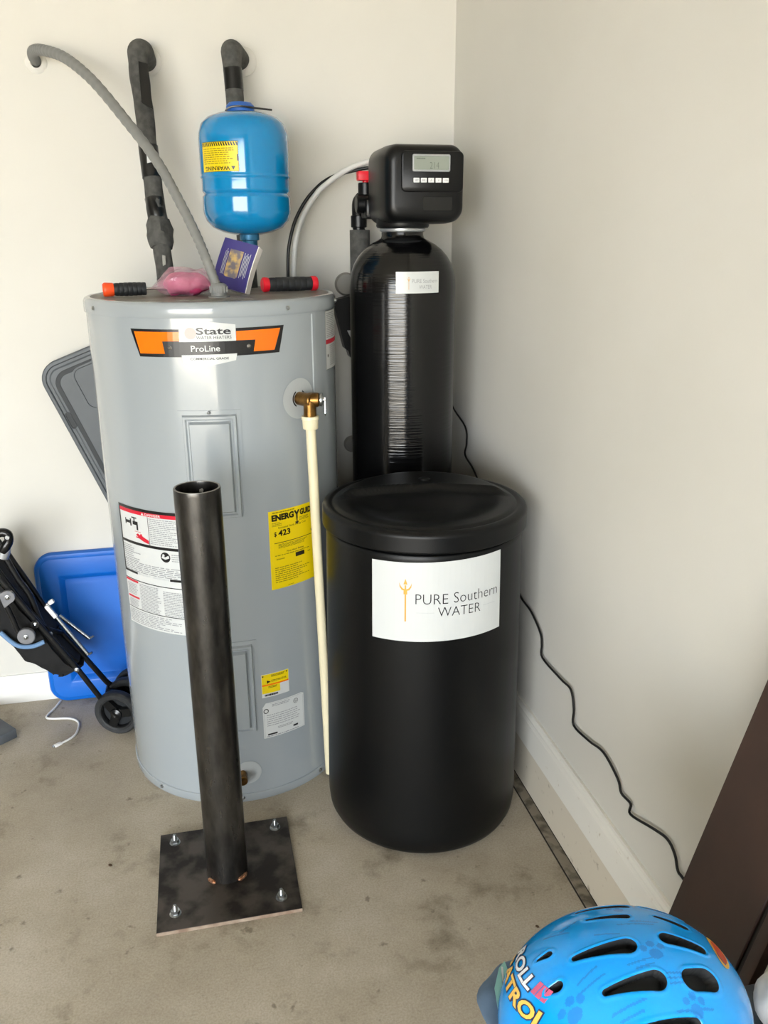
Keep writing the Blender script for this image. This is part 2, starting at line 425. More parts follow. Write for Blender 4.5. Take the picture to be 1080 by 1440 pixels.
# folded lock seam down the jacket
sm = MB()
for da, h in ((0, .0015), (0, 0)): pass
vs = []
for z in (.03, 1.215):
    for a, h in ((-44.2, -.001), (-43.6, .0022), (-41.2, .0022), (-40.6, -.001)): vs.append(on_heater(a, z, h))
sm.add(vs, [(0, 1, 5, 4), (1, 2, 6, 5), (2, 3, 7, 6)]).build('jacket_seam', M_HEAT, heater)

STUFF = ('small_print', 'black_print')
def decal(parent, name, polys, m, c=HC, rad=HR, a0=-90, off=.0006, step=.012, texts=()):
    if name not in STUFF and len(polys)+len(texts) > 1:
        # every patch or word is a piece of its own
        for p in polys: decal(parent, name, [p], m, c, rad, a0, off, step)
        for t in texts: decal(parent, name, [], m, c, rad, a0, off, step, [t])
        return
    mb = MB()
    if polys: wrap(mb, bm_polys(polys), c, rad, a0, off, step)
    for t in texts: wrap(mb, t, c, rad, a0, off, step)
    o = mb.build(name, m, parent, smooth=False, recalc=False)
    if name in STUFF or texts: o['kind'] = 'stuff'
    return o
# brand badge
bd = decal(heater, 'brand_badge', [[(-.1966, 1.1963), (-.08, 1.1965), (-.08, 1.171), (.037, 1.171), (.037, 1.1972), (.1504, 1.1977), (.1357, 1.1393), (-.1776, 1.1375)]], M_INK)
decal(bd, 'orange_panel', [[(-.1874, 1.1908), (-.0812, 1.1911), (-.0828, 1.1718), (-.1207, 1.1712), (-.1165, 1.1452), (-.1756, 1.1444)]], M_ORNG, off=.0010)
decal(bd, 'orange_panel', [[(.0383, 1.1908), (.1404, 1.1921), (.1236, 1.1458), (.0743, 1.1457), (.0796, 1.171), (.0371, 1.1712)]], M_ORNG, off=.0010)
decal(bd, 'white_shield', [[(-.0816, 1.2058), (-.0206, 1.2125), (.0376, 1.2050), (.0371, 1.1707), (-.083, 1.1703)]], M_WHITE, off=.0012)
decal(bd, 'white_banner', [[(-.08, 1.1425), (.0376, 1.1437), (.0345, 1.1292), (-.0221, 1.1189), (-.0788, 1.1259)]], M_WHITE, off=.0012)
decal(bd, 'red_circle', [disc(-.058, 1.188, .0125)], mat('pale_red_ink', 'd9b0aa', .4), off=.0014)
decal(bd, 'lettering', [], M_INK, off=.0016, texts=[text_bm('State', (-.046, .0270, 1.1850, 1.2000), .02), text_bm('WATER HEATERS', (-.046, .0275, 1.1755, 1.1822), .0),
      text_bm('COMMERCIAL GRADE', (-.062, .0195, 1.1320, 1.1368), .015)])
decal(bd, 'lettering', [], M_WHITE, off=.0016, texts=[text_bm('ProLine', (-.0590, .0020, 1.1495, 1.1625), .01)])
for a in (-110.3, -77.5): screw(bd, on_heater(a, 1.1578, .001), radial(a), .0033, m=M_STEELR)
# danger label
dg = decal(heater, 'danger_label', [rect(-.3085, -.1100, .4740, .7838)], M_WHITE)
decal(dg, 'black_print', [rect(-.3085, -.11, .7765, .7838), rect(-.3085, -.3035, .6165, .7838), rect(-.3085, -.11, .6895, .6965), rect(-.3085, -.255, .6115, .6175), rect(-.155, -.11, .6115, .6175),
      rect(-.3085, -.11, .5935, .5955), rect(-.3085, -.11, .5165, .5185), rect(-.2035, -.202, .6965, .7665),
      disc(-.1615, .6720, .0128), rect(-.2830, -.2790, .737, .752), rect(-.2790, -.262, .741, .748), rect(-.2640, -.2590, .735, .753), rect(-.254, -.236, .740, .749),
      rect(-.2415, -.236, .728, .744), rect(-.2500, -.246, .749, .757), rect(-.257, -.239, .756, .759), rect(-.125, -.1105, .479, .4875)], M_INK, off=.0009)
decal(dg, 'red_band', [rect(-.3035, -.11, .7675, .7765), rect(-.3085, -.2573, .5870, .5925), rect(-.3043, -.2584, .5440, .5490),
      [(-.246, .7155), (-.239, .7200), (-.232, .7165), (-.230, .7200), (-.2265, .7205), (-.224, .7150), (-.205, .7075), (-.205, .6985), (-.222, .7025), (-.236, .7080), (-.247, .7090), (-.247, .7110), (-.238, .7118)], rect(-.249, -.228, .7235, .7245)], M_RED, off=.0010)
decal(dg, 'lettering', [[(-.2215, .7690), (-.2135, .7690), (-.2175, .7755)]], M_WHITE, off=.0012, texts=[text_bm('DANGER', (-.2105, -.1650, .7690, .7750), .02)])
decal(dg, 'lettering', [], M_INKL, off=.0011, texts=[text_bm('IMPORTANT - IMPORTANTE', (-.2530, -.1570, .6125, .6165), .01)])
decal(dg, 'small_print', words(-.200, -.112, .700, .7655, 14, 1, .38, .4)+words(-.300, -.235, .645, .686, 8, 2, .4, .5)+words(-.303, -.112, .618, .646, 6, 3, .4, .1)
      + words(-.303, -.26, .553, .583, 7, 4, .4)+words(-.302, -.26, .521, .541, 5, 14, .4)+words(-.253, -.185, .52, .59, 17, 5, .42, .15)+words(-.178, -.112, .52, .585, 15, 6, .42, .15)+words(-.305, -.13, .478, .514, 8, 7, .4, .5)
      + words(-.145, -.112, .662, .683, 4, 8, .4), M_INKG, off=.0011)
decal(dg, 'reader_symbol', [disc(-.1665, .6765, .0032), [(-.172, .670), (-.162, .6665), (-.151, .671), (-.153, .6775), (-.162, .6725), (-.170, .675)]], M_WHITE, off=.0012)
# yellow energy label
eg = decal(heater, 'energy_label', [rect(.0878, .2190, .5770, .7745)], M_YEL)
decal(eg, 'lettering', [rect(.0997, .215, .6930, .6945), rect(.1567, .1840, .6480, .6585), rect(.1635, .1665, .7360, .7560), [(.1585, .7365), (.1715, .7365), (.165, .7285)], rect(.2085, .2165, .7010, .7060)], M_INK, off=.0010,
      texts=[text_bm('ENERG', (.0955, .1560, .7490, .7650), .055), text_bm('Y', (.1560, .1740, .7430, .7650), .055), text_bm('GUIDE', (.1740, .2185, .7500, .7655), .055),
             text_bm('$', (.1000, .1070, .7095, .7225), .02), text_bm('423', (.1110, .1440, .7100, .7250), .03), text_bm('Estimated Yearly Energy Cost', (.112, .192, .7275, .7335), .0), text_bm('First Hour Rating', (.132, .182, .6650, .6705), .01)])
decal(eg, 'small_print', words(.098, .16, .757+.010, .7725, 1, 1)+words(.0955, .125, .7355, .7460, 3, 2)+words(.172, .205, .7370, .7465, 3, 12)+words(.11, .2, .6790, .6905, 4, 3)+words(.1, .21, .6600, .6640, 1, 4)
      + words(.0985, .2, .592, .634, 8, 5, .4, .4)+words(.132, .153, .5800, .5830, 1, 6)+words(.103, .130, .650, .655, 1, 7)+words(.195, .207, .650, .655, 1, 7), mat('olive_ink', '8b7d10', .5), off=.0009)
# contractor label and rating plate
ct = decal(heater, 'contractor_label', [rect(.0480, .1210, .2920, .3565)], M_WHITE)
decal(ct, 'yellow_band', [rect(.0490, .1200, .3275, .3555), rect(.0490, .0960, .3030, .3245)], M_YEL, off=.0009)
decal(ct, 'orange_stripe', [rect(.0490, .1200, .3240, .3280)], M_ORNG, off=.0010)
decal(ct, 'lettering', [[(.0500, .3490), (.0560, .3510), (.0500, .3540)], [(.1135, .3490), (.1190, .3510), (.1135, .3540)], [(.062, .3300), (.072, .3345), (.062, .3390)]]+words(.074, .113, .3465, .353, 3, 3)+words(.065, .09, .3165, .3225, 2, 4)+words(.055, .09, .294, .3005, 1, 4, .8, 0), M_INK, off=.0011,
      texts=[text_bm('CONTRACTOR', (.0735, .1140, .3330, .3385), .01)])
rpl = decal(heater, 'rating_plate', [[(.0475, .1755), (.1630, .1755), (.1630, .2715), (.1550, .2755), (.0560, .2755), (.0475, .2640)]], M_WHITE)
decal(rpl, 'black_print', [disc(.056, .2530, .0068), disc(.1380, .2585, .0068), rect(.0575, .0830, .1825, .1870), rect(.1280, .1420, .1865, .1915)], M_INK, off=.0009)
decal(rpl, 'lettering', [disc(.056, .2530, .0045), disc(.1380, .2585, .0056)], M_WHITE, off=.0011)
decal(rpl, 'black_print', [], M_INK, off=.0013, texts=[text_bm('UL', (.1350, .1410, .2555, .2615), .02)])
decal(rpl, 'small_print', words(.072, .122, .262, .2700, 2, 1)+words(.057, .15, .2080, .2440, 6, 2, .3, .1)+words(.085, .13, .196, .203, 2, 3)+words(.055, .15, .178, .1815, 1, 3)+[rect(.0505, .160, .1782, .1787), rect(.0505, .051, .1785, .258), rect(.1595, .160, .1785, .268), rect(.068, .155, .2722, .2727)], M_INKG, off=.0009)
# side caution label
sl = decal(heater, 'caution_label', [rect(.3020, .4100, 1.0780, 1.2165)], M_WHITE)
decal(sl, 'black_print', [rect(.302, .41, 1.2150, 1.2165), rect(.302, .3032, 1.078, 1.2165), rect(.302, .41, 1.0780, 1.0792), disc(.315, 1.111, .004)], M_INK, off=.0009)
decal(sl, 'red_band', [rect(.3025, .41, 1.1385, 1.1490)], M_RED, off=.0010)
decal(sl, 'small_print', words(.309, .39, 1.153, 1.212, 14, 5, .4, .2)+words(.328, .39, 1.086, 1.136, 11, 6, .4, .2), M_INKG, off=.0009)
# relief valve with flange, brass body, lever, discharge pipe
ra = -54.0; n_ = radial(ra); zc = 1.0295
decal(heater, 'valve_flange', [disc(HR*R(36), zc, .0465, 48)], mat('flange_plastic', 'a9aeaf', .45), off=.0022)
p0 = on_heater(ra, zc); tdir = Vector((.98, -.20, 0)).normalized()
rv = MB(); rv.cyl(p0-n_*.004, p0+n_*.046, .0155, 24, bev=.002); rv.cyl(p0+n_*.036, p0+n_*.036+Vector((0, 0, -.038)), .0140, 24, r2=.0150, bev=.001)
rv.cyl(p0+n_*.030, p0+n_*.030+tdir*.026, .0165, 24, bev=.002)
rvo = rv.build('relief_valve', M_BRASS, heater)
MB().lathe([(.0170, 0), (.0205, 0), (.0205, .002), (.0170, .002)], n=32, M=frame(p0, Vector((0, 0, 1)), n_.cross(Vector((0, 0, 1))))).build('gasket', M_TAPE, rvo)
q0 = p0+n_*.030+tdir*.026
MB().cyl(q0, q0+tdir*.008, .0150, 24, bev=.002).cyl(q0+tdir*.006, q0+tdir*.014, .005, 12).build('spring_cap', M_ZINC, rvo)
MB().prism([(-.0045, .006), (.0045, .006), (.0045, -.020), (.0065, -.030), (.0035, -.036), (-.0035, -.036), (-.0045, -.020)], frame(q0+tdir*.014, tdir.cross(Vector((0, 0, 1))), (0, 0, 1)), .002).build('test_lever', M_CHROME, rvo, smooth=False)
px_, py_ = (p0+n_*.036).xy
dp = MB(); zt = zc-.036
dp.lathe([(.0120, zt), (.0195, zt), (.0200, zt-.002), (.0200, zt-.008), (.0185, zt-.009), (.0175, zt-.028), (.0165, zt-.030), (.011, zt-.030)], (px_, py_), 24)
dp.tube([(px_, py_, zt-.02), (px_+.008, py_+.010, .65), (px_+.025, py_+.030, .010)], .0115, 20)
dp.build('discharge_pipe', M_CPVC, heater)
# drain valve low on the jacket
da = -92.5; dn = radial(da)
decal(heater, 'drain_flange', [disc(HR*R(-2.5+3.0), .0860, .033, 40)], mat('flange_plastic', 'a9aeaf', .45), off=.0018)
dz = on_heater(da, .085)
dv = MB().cyl(dz, dz+dn*.022, .010, 16, bev=.001).cyl(dz+dn*.022, dz+dn*.036, .013, 12, bev=.001).cyl(dz+dn*.014+Vector((0, 0, -.022)), dz+dn*.014, .008, 14)
dv.build('drain_valve', M_BRASS, heater)
# junction cover on the top with two round knockouts
MB().bbox((-.800, -.600, 1.2505), (-.635, -.455, 1.2530), .001).build('junction_cover', M_HTOP, heater)

# ------------------------------------------------------------------ grey conduit
FT = Vector((-.705, -.52, 1.2530))
cdt = thing('flexible_conduit', 'grey flexible electrical conduit arching from wall to water heater top', 'conduit', (FT.x, FT.y, FT.z))
cp = [(-1.1058, .002, 1.806), (-1.1065, -.035, 1.812), (-1.098, -.062, 1.818), (-1.070, -.09, 1.814), (-1.018, -.14, 1.790), (-.955, -.21, 1.732), (-.885, -.30, 1.640), (-.823, -.37, 1.551), (-.782, -.42, 1.470), (-.745, -.47, 1.385), (-.722, -.503, 1.318), (-.7055, FT.y, 1.265)]
cw = MB()
P_, Q_ = catmull([Vector(p) for p in cp], [.0128, .0128, .0128, .0126, .0124, .0121, .0118, .0115, .0112, .0108, .0104, .0102], 22)
cw.tube(P_, [q+(.0006 if i % 4 < 2 else -.0004) for i, q in enumerate(Q_)], 16)
cw.build('corrugated_hose', M_COND, cdt, angle=60)
MB().lathe([(0, 1.2530), (.0235, 1.2530), (.0235, 1.2560), (.0185, 1.2568), (.0185, 1.262)] , (FT.x, FT.y), 32).build('lock_nut', M_COND, cdt)
nb = MB(); nb.lathe([(.010, 1.260), (.0180, 1.260), (.0190, 1.263), (.0190, 1.277), (.0165, 1.281), (.0105, 1.284)], (FT.x, FT.y), 28)
for i in range(14):
    a = 2*math.pi*i/14; x, y = FT.x+.0192*math.cos(a), FT.y+.0192*math.sin(a)
    nb.box((x-.0014, y-.0014, 1.2635), (x+.0014, y+.0014, 1.2765))
nb.build('compression_nut', M_COND, cdt)
MB().lathe([(0, 0), (.027, 0), (.024, .003), (.0135, .004)], n=36, M=frame((-1.1058, 0, 1.803), (1, 0, 0), (0, 0, 1)) @ Matrix.Rotation(R(0), 4, 'X')).build('wall_seal', M_WALL, cdt)

# ------------------------------------------------------------------ insulated pipes into the heater
def wallplate(parent, x, z, r=.036):
    return MB().lathe([(0, 0), (r, 0), (r, .003), (r*.8, .008), (.024, .010), (0, .010)], n=40, M=frame((x, 0, z), (1, 0, 0), (0, 0, 1))).build('wall_plate', mat('white_plate', 'dedcd6', .4), parent)
lp = thing('insulated_pipe', 'black foam insulated water pipe with torn lumpy tape joint, left of blue tank', 'pipe', (-.826, -.215, 1.2475))
lpath = [(-.8363, -.004, 1.812), (-.842, -.05, 1.826), (-.851, -.082, 1.820), (-.853, -.095, 1.790), (-.8505, -.105, 1.740), (-.845, -.13, 1.600), (-.840, -.150, 1.500), (-.834, -.175, 1.400), (-.827, -.205, 1.290), (-.826, -.213, 1.250)]
t = MB(); PP, QQ = catmull([Vector(p) for p in lpath], [.026, .0275, .0265, .0235, .0235, .023, .023, .0225, .0225, .0225], 8)
t.tube(PP, QQ, 22)
for v in t.v: v += Vector((noise.noise(v*22), noise.noise(v*22+Vector((9, 0, 0))), 0))*.0028
t.build('foam_sleeve', M_FOAM, lp)
def band(parent, path, i0, i1, r, name, m, amp=0., n=22, torn=0.):
    b = MB(); pts = path[i0:i1]; b.tube(pts, [r+amp*math.sin(math.pi*k/(len(pts)-1)) for k in range(len(pts))], n)
    if torn:
        for v in b.v: v += Vector((noise.noise(v*45), noise.noise(v*45+Vector((3, 3, 0))), noise.noise(v*45+Vector((0, 7, 0)))))*torn
    return b.build(name, m, parent)
band(lp, PP, 40, 47, .0245, 'tape_wrap', M_TAPE)
band(lp, PP, 50, 55, .0242, 'tape_wrap', M_TAPE, torn=.004)
band(lp, PP, 54, 60, .0245, 'torn_sleeve', M_FOAM, amp=.0075, torn=.008)
band(lp, PP, 65, 70, .0236, 'tape_wrap', M_TAPE)
MB().prism([(-.012, -.045), (.014, -.06), (.012, .045), (-.010, .05)], frame((-.8405, -.1325, 1.742), (1, .1, .0), (0, .17, 1)), .003).build('tape_patch', M_TAPE, lp, smooth=False)
MB().prism([(-.006, -.018), (.007, -.015), (.004, .018), (-.005, .015)], frame((-.8440, -.1635, 1.575), (1, .1, .0), (0, .18, 1)), .002).build('sleeve_label', M_WHITE, lp, smooth=False)
MB().prism([(-.004, -.014), (.004, -.010), (.005, .012), (-.003, .014)], frame((-.8280, -.2230, 1.325), (1, .1, .0), (0, .22, 1)), .003).build('foil_patch', M_ALU, lp, smooth=False)
wallplate(lp, -.834, 1.815)

rp_ = thing('insulated_pipe', 'black foam insulated water pipe behind the blue expansion tank', 'pipe', (-.610, -.150, 1.2475))
rpath = [(-.5950, -.004, 1.824), (-.6150, -.05, 1.834), (-.6205, -.080, 1.826), (-.6215, -.092, 1.795), (-.6200, -.098, 1.750), (-.6190, -.115, 1.600), (-.6160, -.140, 1.400), (-.612, -.150, 1.250)]
PR, QR = catmull([Vector(p) for p in rpath], [.026, .028, .027, .0235, .0230, .0230, .0225, .0225], 8)
MB().tube(PR, QR, 22).build('foam_sleeve', M_FOAM, rp_)
band(rp_, PR, 26, 34, .0240, 'tape_wrap', M_TAPE)
wallplate(rp_, -.588, 1.822)

# ------------------------------------------------------------------ blue expansion tank
EC = (-.616, -.29); ER = .107
ex = thing('expansion_tank', 'upright glossy blue expansion tank with yellow warning sticker', 'tank', (EC[0], EC[1], 1.335))
MB().lathe([(0, 1.384), (.030, 1.386), (.060, 1.392), (.085, 1.403), (.100, 1.419), (.1055, 1.436), (.1060, 1.442), (.1060, 1.470), (.1060, 1.474), (.1020, 1.4785), (.1015, 1.4805), (.1058, 1.486), (.1058, 1.490), (.1058, 1.510), (.1055, 1.514), (.1080, 1.5165), (.1080, 1.519), (.1060, 1.522), (.107, 1.526), (.107, 1.531), (.107, 1.594), (.1068, 1.602), (.1055, 1.616), (.0990, 1.636), (.0840, 1.650), (.060, 1.659), (.030, 1.6635), (0, 1.665)], EC, 96).build('tank_shell', M_BLUE, ex, angle=50)
MB().lathe([(0, 1.650), (.0345, 1.652), (.0330, 1.676), (.026, 1.683), (0, 1.685)], (EC[0]-.004, EC[1]), 32).build('valve_cap', M_BLUEC, ex)
MB().tube([(-.66, -.318, 1.655), (-.648, -.325, 1.668), (-.62, -.328, 1.671), (-.585, -.326, 1.668), (-.548, -.322, 1.6655)], .0022, 6, smooth=4).build('wire_tie', M_TAPE, ex)
sp_ = MB().lathe([(.0, 1.335), (.019, 1.335), (.019, 1.372), (.024, 1.374), (.024, 1.388), (0, 1.388)], (EC[0]+.002, EC[1]), 24)
sp_.tube([(EC[0]+.002, EC[1], 1.36), (EC[0]+.002, EC[1]+.02, 1.346), (-.615, -.235, 1.342), (-.614, -.165, 1.345)], .016, 16, smooth=4)
sp_.build('threaded_elbow', mat('blue_fitting', '2d6f93', .4, metal=.3), ex)
wl = decal(ex, 'warning_sticker', [rect(-.1260, -.0208, 1.5255, 1.5905)], M_YEL, EC, ER, step=.006)
rim = [rect(-.1260, -.0208, 1.5893, 1.5905), rect(-.126, -.0208, 1.5255, 1.5265), rect(-.126, -.1250, 1.5255, 1.5905), rect(-.0218, -.0208, 1.5255, 1.5905), rect(-.0245, -.0208, 1.548, 1.562)]
stripes = [[(-.123+i*.0062, 1.5805), (-.1195+i*.0062, 1.5805), (-.1225+i*.0062, 1.5885), (-.126+i*.0062, 1.5885)] for i in range(17)]
decal(wl, 'black_print', rim+[[p for p in s_] for s_ in stripes], M_INK, EC, ER, off=.0010, step=.006)
decal(wl, 'small_print', words(-.119, -.028, 1.542, 1.578, 8, 4, .4, .2), mat('olive_ink', '8b7d10', .5), EC, ER, off=.0010, step=.006)
decal(wl, 'lettering', [[(-.0290, 1.5370), (-.0390, 1.5370), (-.034, 1.5285)]], M_INK, EC, ER, off=.0011, step=.006, texts=[text_bm('WARNING', (-.1150, -.0420, 1.5285, 1.5375), .02, flip=True)])

# ------------------------------------------------------------------ things lying on the heater
TOP = 1.2518
def handle(name, label, a, b, r, capm, cap_len, endm=None):
    a = Vector(a); b = Vector(b); d = (b-a).normalized(); L_ = (b-a).length
    root = thing(name, label, 'screwdriver', (a.x, a.y, TOP+.001))
    z = d; x = Vector((0, 0, 1)); x = (x-z*x.dot(z)).normalized(); y = z.cross(x); M = Matrix((x, y, z)).transposed().to_4x4(); M.translation = a
    MB().lathe([(0, 0), (r*.80, 0), (r*.98, .003), (r, .006), (r*.95, cap_len-.002), (r*.88, cap_len)], n=28, M=M).build('end_cap', capm, root)
    pr = [(r*.86, cap_len)]
    k = 7; g0 = cap_len+.002; g1 = L_-(.014 if endm else 0)
    for i in range(k):
        t0 = g0+(g1-g0)*i/k; t1 = g0+(g1-g0)*(i+1)/k; w = r*(.90+.06*math.sin(math.pi*(i+.5)/k))
        pr += [(w*.955, t0), (w, t0+.002), (w, t1-.002), (w*.955, t1-.0002)]
    pr += [(0, g1)]
    MB().lathe(pr, n=28, M=M).build('rubber_grip', M_RUBB, root)
    if endm: MB().lathe([(0, g1-.001), (r*.97, g1-.001), (r, g1+.003), (r, L_-.003), (r*.9, L_), (0, L_)], n=28, M=M).build('collar', endm, root)
    else: MB().cyl(b-d*.002, b+d*.05, .0035, 10).build('shank', M_CHROME, root)
    return root
handle('screwdriver', 'orange and black screwdriver handle beside the pink bag on heater', (-.963, -.430, TOP+.0165), (-.868, -.4155, TOP+.0165), .0160, M_ORGP, .024)
handle('screwdriver', 'red and black screwdriver handle right of the booklet on heater', (-.596, -.375, TOP+.0185), (-.458, -.345, TOP+.0185), .0180, M_REDP, .016, M_REDP)
# pink bag
bag = thing('plastic_bag', 'crumpled clear bag with pink contents on top of water heater', 'bag', (-.785, -.44, TOP))
def pillow(cx, cy, z0, ax, ay, h, amp, sc, seed, n=44, mz=14):
    mb = MB(); vs = []; K = mz
    for j in range(K+1):
        ph = -math.pi/2+math.pi*j/K
        for i in range(n):
            th = 2*math.pi*i/n; c = math.cos(ph)
            ex_ = math.copysign(abs(math.cos(th))**.8, math.cos(th)); ey_ = math.copysign(abs(math.sin(th))**.8, math.sin(th))
            p = Vector((ax*ex_*abs(c)**.75, ay*ey_*abs(c)**.75, h*(.5+.5*math.sin(ph))))
            q = noise.noise_vector(p*sc+Vector((seed, seed*2, 0)))*amp+noise.noise_vector(p*sc*2.6+Vector((seed, 0, 4)))*amp*.45
            p += q*Vector((1, 1, 1)).length/1.7; p.z = max(p.z, .001)
            vs.append(Vector((cx, cy, z0))+p)
    fs = [(j*n+i, j*n+(i+1) % n, (j+1)*n+(i+1) % n, (j+1)*n+i) for j in range(K) for i in range(n)]
    return mb.add(vs, fs)
pb1 = pillow(-.775, -.43, TOP, .052, .040, .050, .010, 22, 3)
pb1.build('bag_contents', M_PINK, bag)
fl = pillow(-.783, -.43, TOP, .078, .056, .062, .012, 26, 5, 60, 18)
for v in fl.v:
    if v.x < -.82: v.z = TOP+.016+(v.z-TOP-.016)*max(.10, 1-(-.82-v.x)*24)
    if v.x > -.735: v.z = TOP+.001+(v.z-TOP)*max(.30, 1-(v.x+.735)*14)
fl.build('clear_film', M_FILM, bag, angle=14)
# booklet leaning on the pipe
bk = thing('booklet', 'purple-blue booklet with photo cover leaning under blue tank', 'book', (-.64, -.40, TOP))
Mb = frame((-.648, -.445, TOP+.006), Vector((.86, -.46, -.235)), Vector((.26, .22, .95)))
def book_block(x0, x1, y0, y1, z0, z1, curve, n=10):
    vs = []; 
    for i in range(n+1):
        t = i/n; y = y0+(y1-y0)*t; dz = curve*math.sin(math.pi*t)
        for x, z in ((x0, z0), (x1, z0), (x1, z1), (x0, z1)): vs.append(Mb @ Vector((x+dz*.9, y, z+dz)))
    fs = [(i*4+j, i*4+(j+1) % 4, (i+1)*4+(j+1) % 4, (i+1)*4+j) for i in range(n) for j in range(4)]+[(0, 1, 2, 3), tuple(n*4+j for j in (3, 2, 1, 0))]
    return MB().add(vs, fs)
book_block(-.078, .008, .0, .112, -.026, -.001, -.006).build('pages', M_PAGE, bk)
cov = book_block(-.080, .006, -.001, .113, -.001, .0012, -.006).build('front_cover', M_NAVY, bk)
def on_cover(polys, name, m, off, texts=()):
    mb = MB()
    bms = ([bm_polys(polys)] if polys else [])+list(texts)
    for bm in bms:
        bmesh.ops.bisect_plane(bm, geom=bm.verts[:]+bm.edges[:]+bm.faces[:], plane_co=(0, .06, 0), plane_no=(0, 1, 0))
        for v in bm.verts:
            t = min(max((v.co.y+.001)/.12, 0), 1); dz = -.006*math.sin(math.pi*t)
            v.co = Mb @ Vector((v.co.x+dz*.9, v.co.y, .0012+dz+off))
        mb.frombm(bm)
    return mb.build(name, m, cov, smooth=False)
on_cover([[(-.056, .030), (-.052, .026), (-.026, .026), (-.022, .030), (-.022, .092), (-.026, .096), (-.052, .096), (-.056, .092)]], 'cover_picture', M_PHOTO, .0006)
on_cover([rect(-.066+i*.003, -.0648+i*.003, .030, .085+.006*(i % 2)) for i in range(3)]+[rect(-.018+i*.0035, -.0166+i*.0035, .03+.004*(i % 3), .09-.005*(i % 2)) for i in range(5)], 'small_print', M_INKL, .0006)
on_cover([rect(-.070, -.010, .1005, .1015)], 'title_rule', M_RED, .0006)

# ------------------------------------------------------------------ resin tank with control head
RC = (-.2245, -.30); RR = .1385
rt = thing('softener_tank', 'tall glossy black water softener tank with control head, behind lidded drum', 'tank', (RC[0], RC[1], 0))
prof = [(0, .004), (.128, .004), (RR-.002, .02), (RR, .04), (RR, .06), (RR, 1.238), (RR, 1.252), (.1375, 1.272), (.1340, 1.292), (.1270, 1.312), (.1160, 1.331), (.1010, 1.348), (.0840, 1.361), (.0670, 1.370), (.0560, 1.376), (.0530, 1.384), (.0530, 1.392), (0, 1.392)]
MB().lathe(prof, RC, 128).build('tank_shell', M_WOUND, rt, angle=60)
MB().lathe([(.10, 0), (RR+.004, 0), (RR+.006, .004), (RR+.006, .10), (RR+.002, .105), (.13, .105)], RC, 96).build('boot', M_BLK, rt)
MB().lathe([(.05, 1.390), (.0580, 1.393), (.0585, 1.394), (.0585, 1.399), (.057, 1.400), (.05, 1.402)], RC, 64).build('neck_ring', M_SILV, rt)
MB().lathe([(.04, 1.400), (.0650, 1.401), (.0680, 1.406), (.0660, 1.424), (.04, 1.430)], RC, 64).build('neck_collar', M_BLK, rt)
# sticker on the tank (its mascot is left out)
tl = decal(rt, 'brand_sticker', [rect(-.0500, .0640, 1.2470, 1.2985)], M_WHITE, RC, RR, step=.008)
decal(tl, 'lettering', [], M_INKG, RC, RR, off=.0011, step=.008, texts=[text_bm('PURE Southern', (-.0100, .0580, 1.2715, 1.2810), -.008), text_bm('WATER', (.0080, .0420, 1.2575, 1.2660), -.008)])
def trident(u, v0, v1, w):
    h = v1-v0; t = h*.035
    tip = v1-h*.0; cy = v1-h*.28
    out = [rect(u-t*.5, u+t*.5, v0, v1-h*.15), [(u-t*1.3, v1-h*.13), (u+t*1.3, v1-h*.13), (u, v1)], rect(u-t*1.2, u+t*1.2, v1-h*.36, v1-h*.27)]
    for s_ in (-1, 1):
        pts = [(u, cy), (u+s_*w*.30, cy+h*.02), (u+s_*w*.46, cy+h*.09), (u+s_*w*.5, cy+h*.19), (u+s_*w*.38, cy+h*.11), (u+s_*w*.22, cy+h*.055), (u, cy+h*.035)]
        out.append(pts if s_ > 0 else pts[::-1])
    return out
decal(tl, 'trident_mark', trident(-.0180, 1.2560, 1.2870, .008), M_GOLD, RC, RR, off=.0011, step=.008)
# control head
hd = None
def head_ring(y, x0, x1, z0, z1, r, bow=0., n=10):
    pts = []
    for cx, cz, a0 in ((x1-r, z1-r, 0), (x0+r, z1-r, 90), (x0+r, z0+r, 180), (x1-r, z0+r, 270)):
        for k in range(n+1):
            a = R(a0+90*k/n); x = cx+r*math.cos(a); z = cz+r*math.sin(a)
            t = (x-(x0+x1)/2)/((x1-x0)/2); s_ = (z-(z0+z1)/2)/((z1-z0)/2)
            pts.append(Vector((x+(bow*.6*(1-s_*s_)*(1 if t > 0 else 0)), y, z+bow*(1-t*t)*(1 if s_ > 0 else -.6))))
    return pts
hx0, hx1, hz0, hz1 = -.2960, -.0940, 1.412, 1.5900
rg = [head_ring(-.205, hx0+.010, hx1-.010, hz0+.010, hz1-.010, .030, .003), head_ring(-.212, hx0+.002, hx1-.002, hz0+.002, hz1-.002, .030, .003), head_ring(-.225, hx0, hx1, hz0, hz1, .030, .004),
      head_ring(-.330, hx0, hx1, hz0, hz1, .030, .005), head_ring(-.392, hx0+.003, hx1-.003, hz0+.003, hz1-.003, .030, .006), head_ring(-.408, hx0+.008, hx1-.008, hz0+.008, hz1-.008, .028, .006),
      head_ring(-.415, hx0+.016, hx1-.016, hz0+.016, hz1-.016, .024, .006), head_ring(-.4175, hx0+.024, hx1-.024, hz0+.024, hz1-.024, .018, .005)]
hd = MB().rings(rg).build('control_head', M_BLK, rt, angle=50)
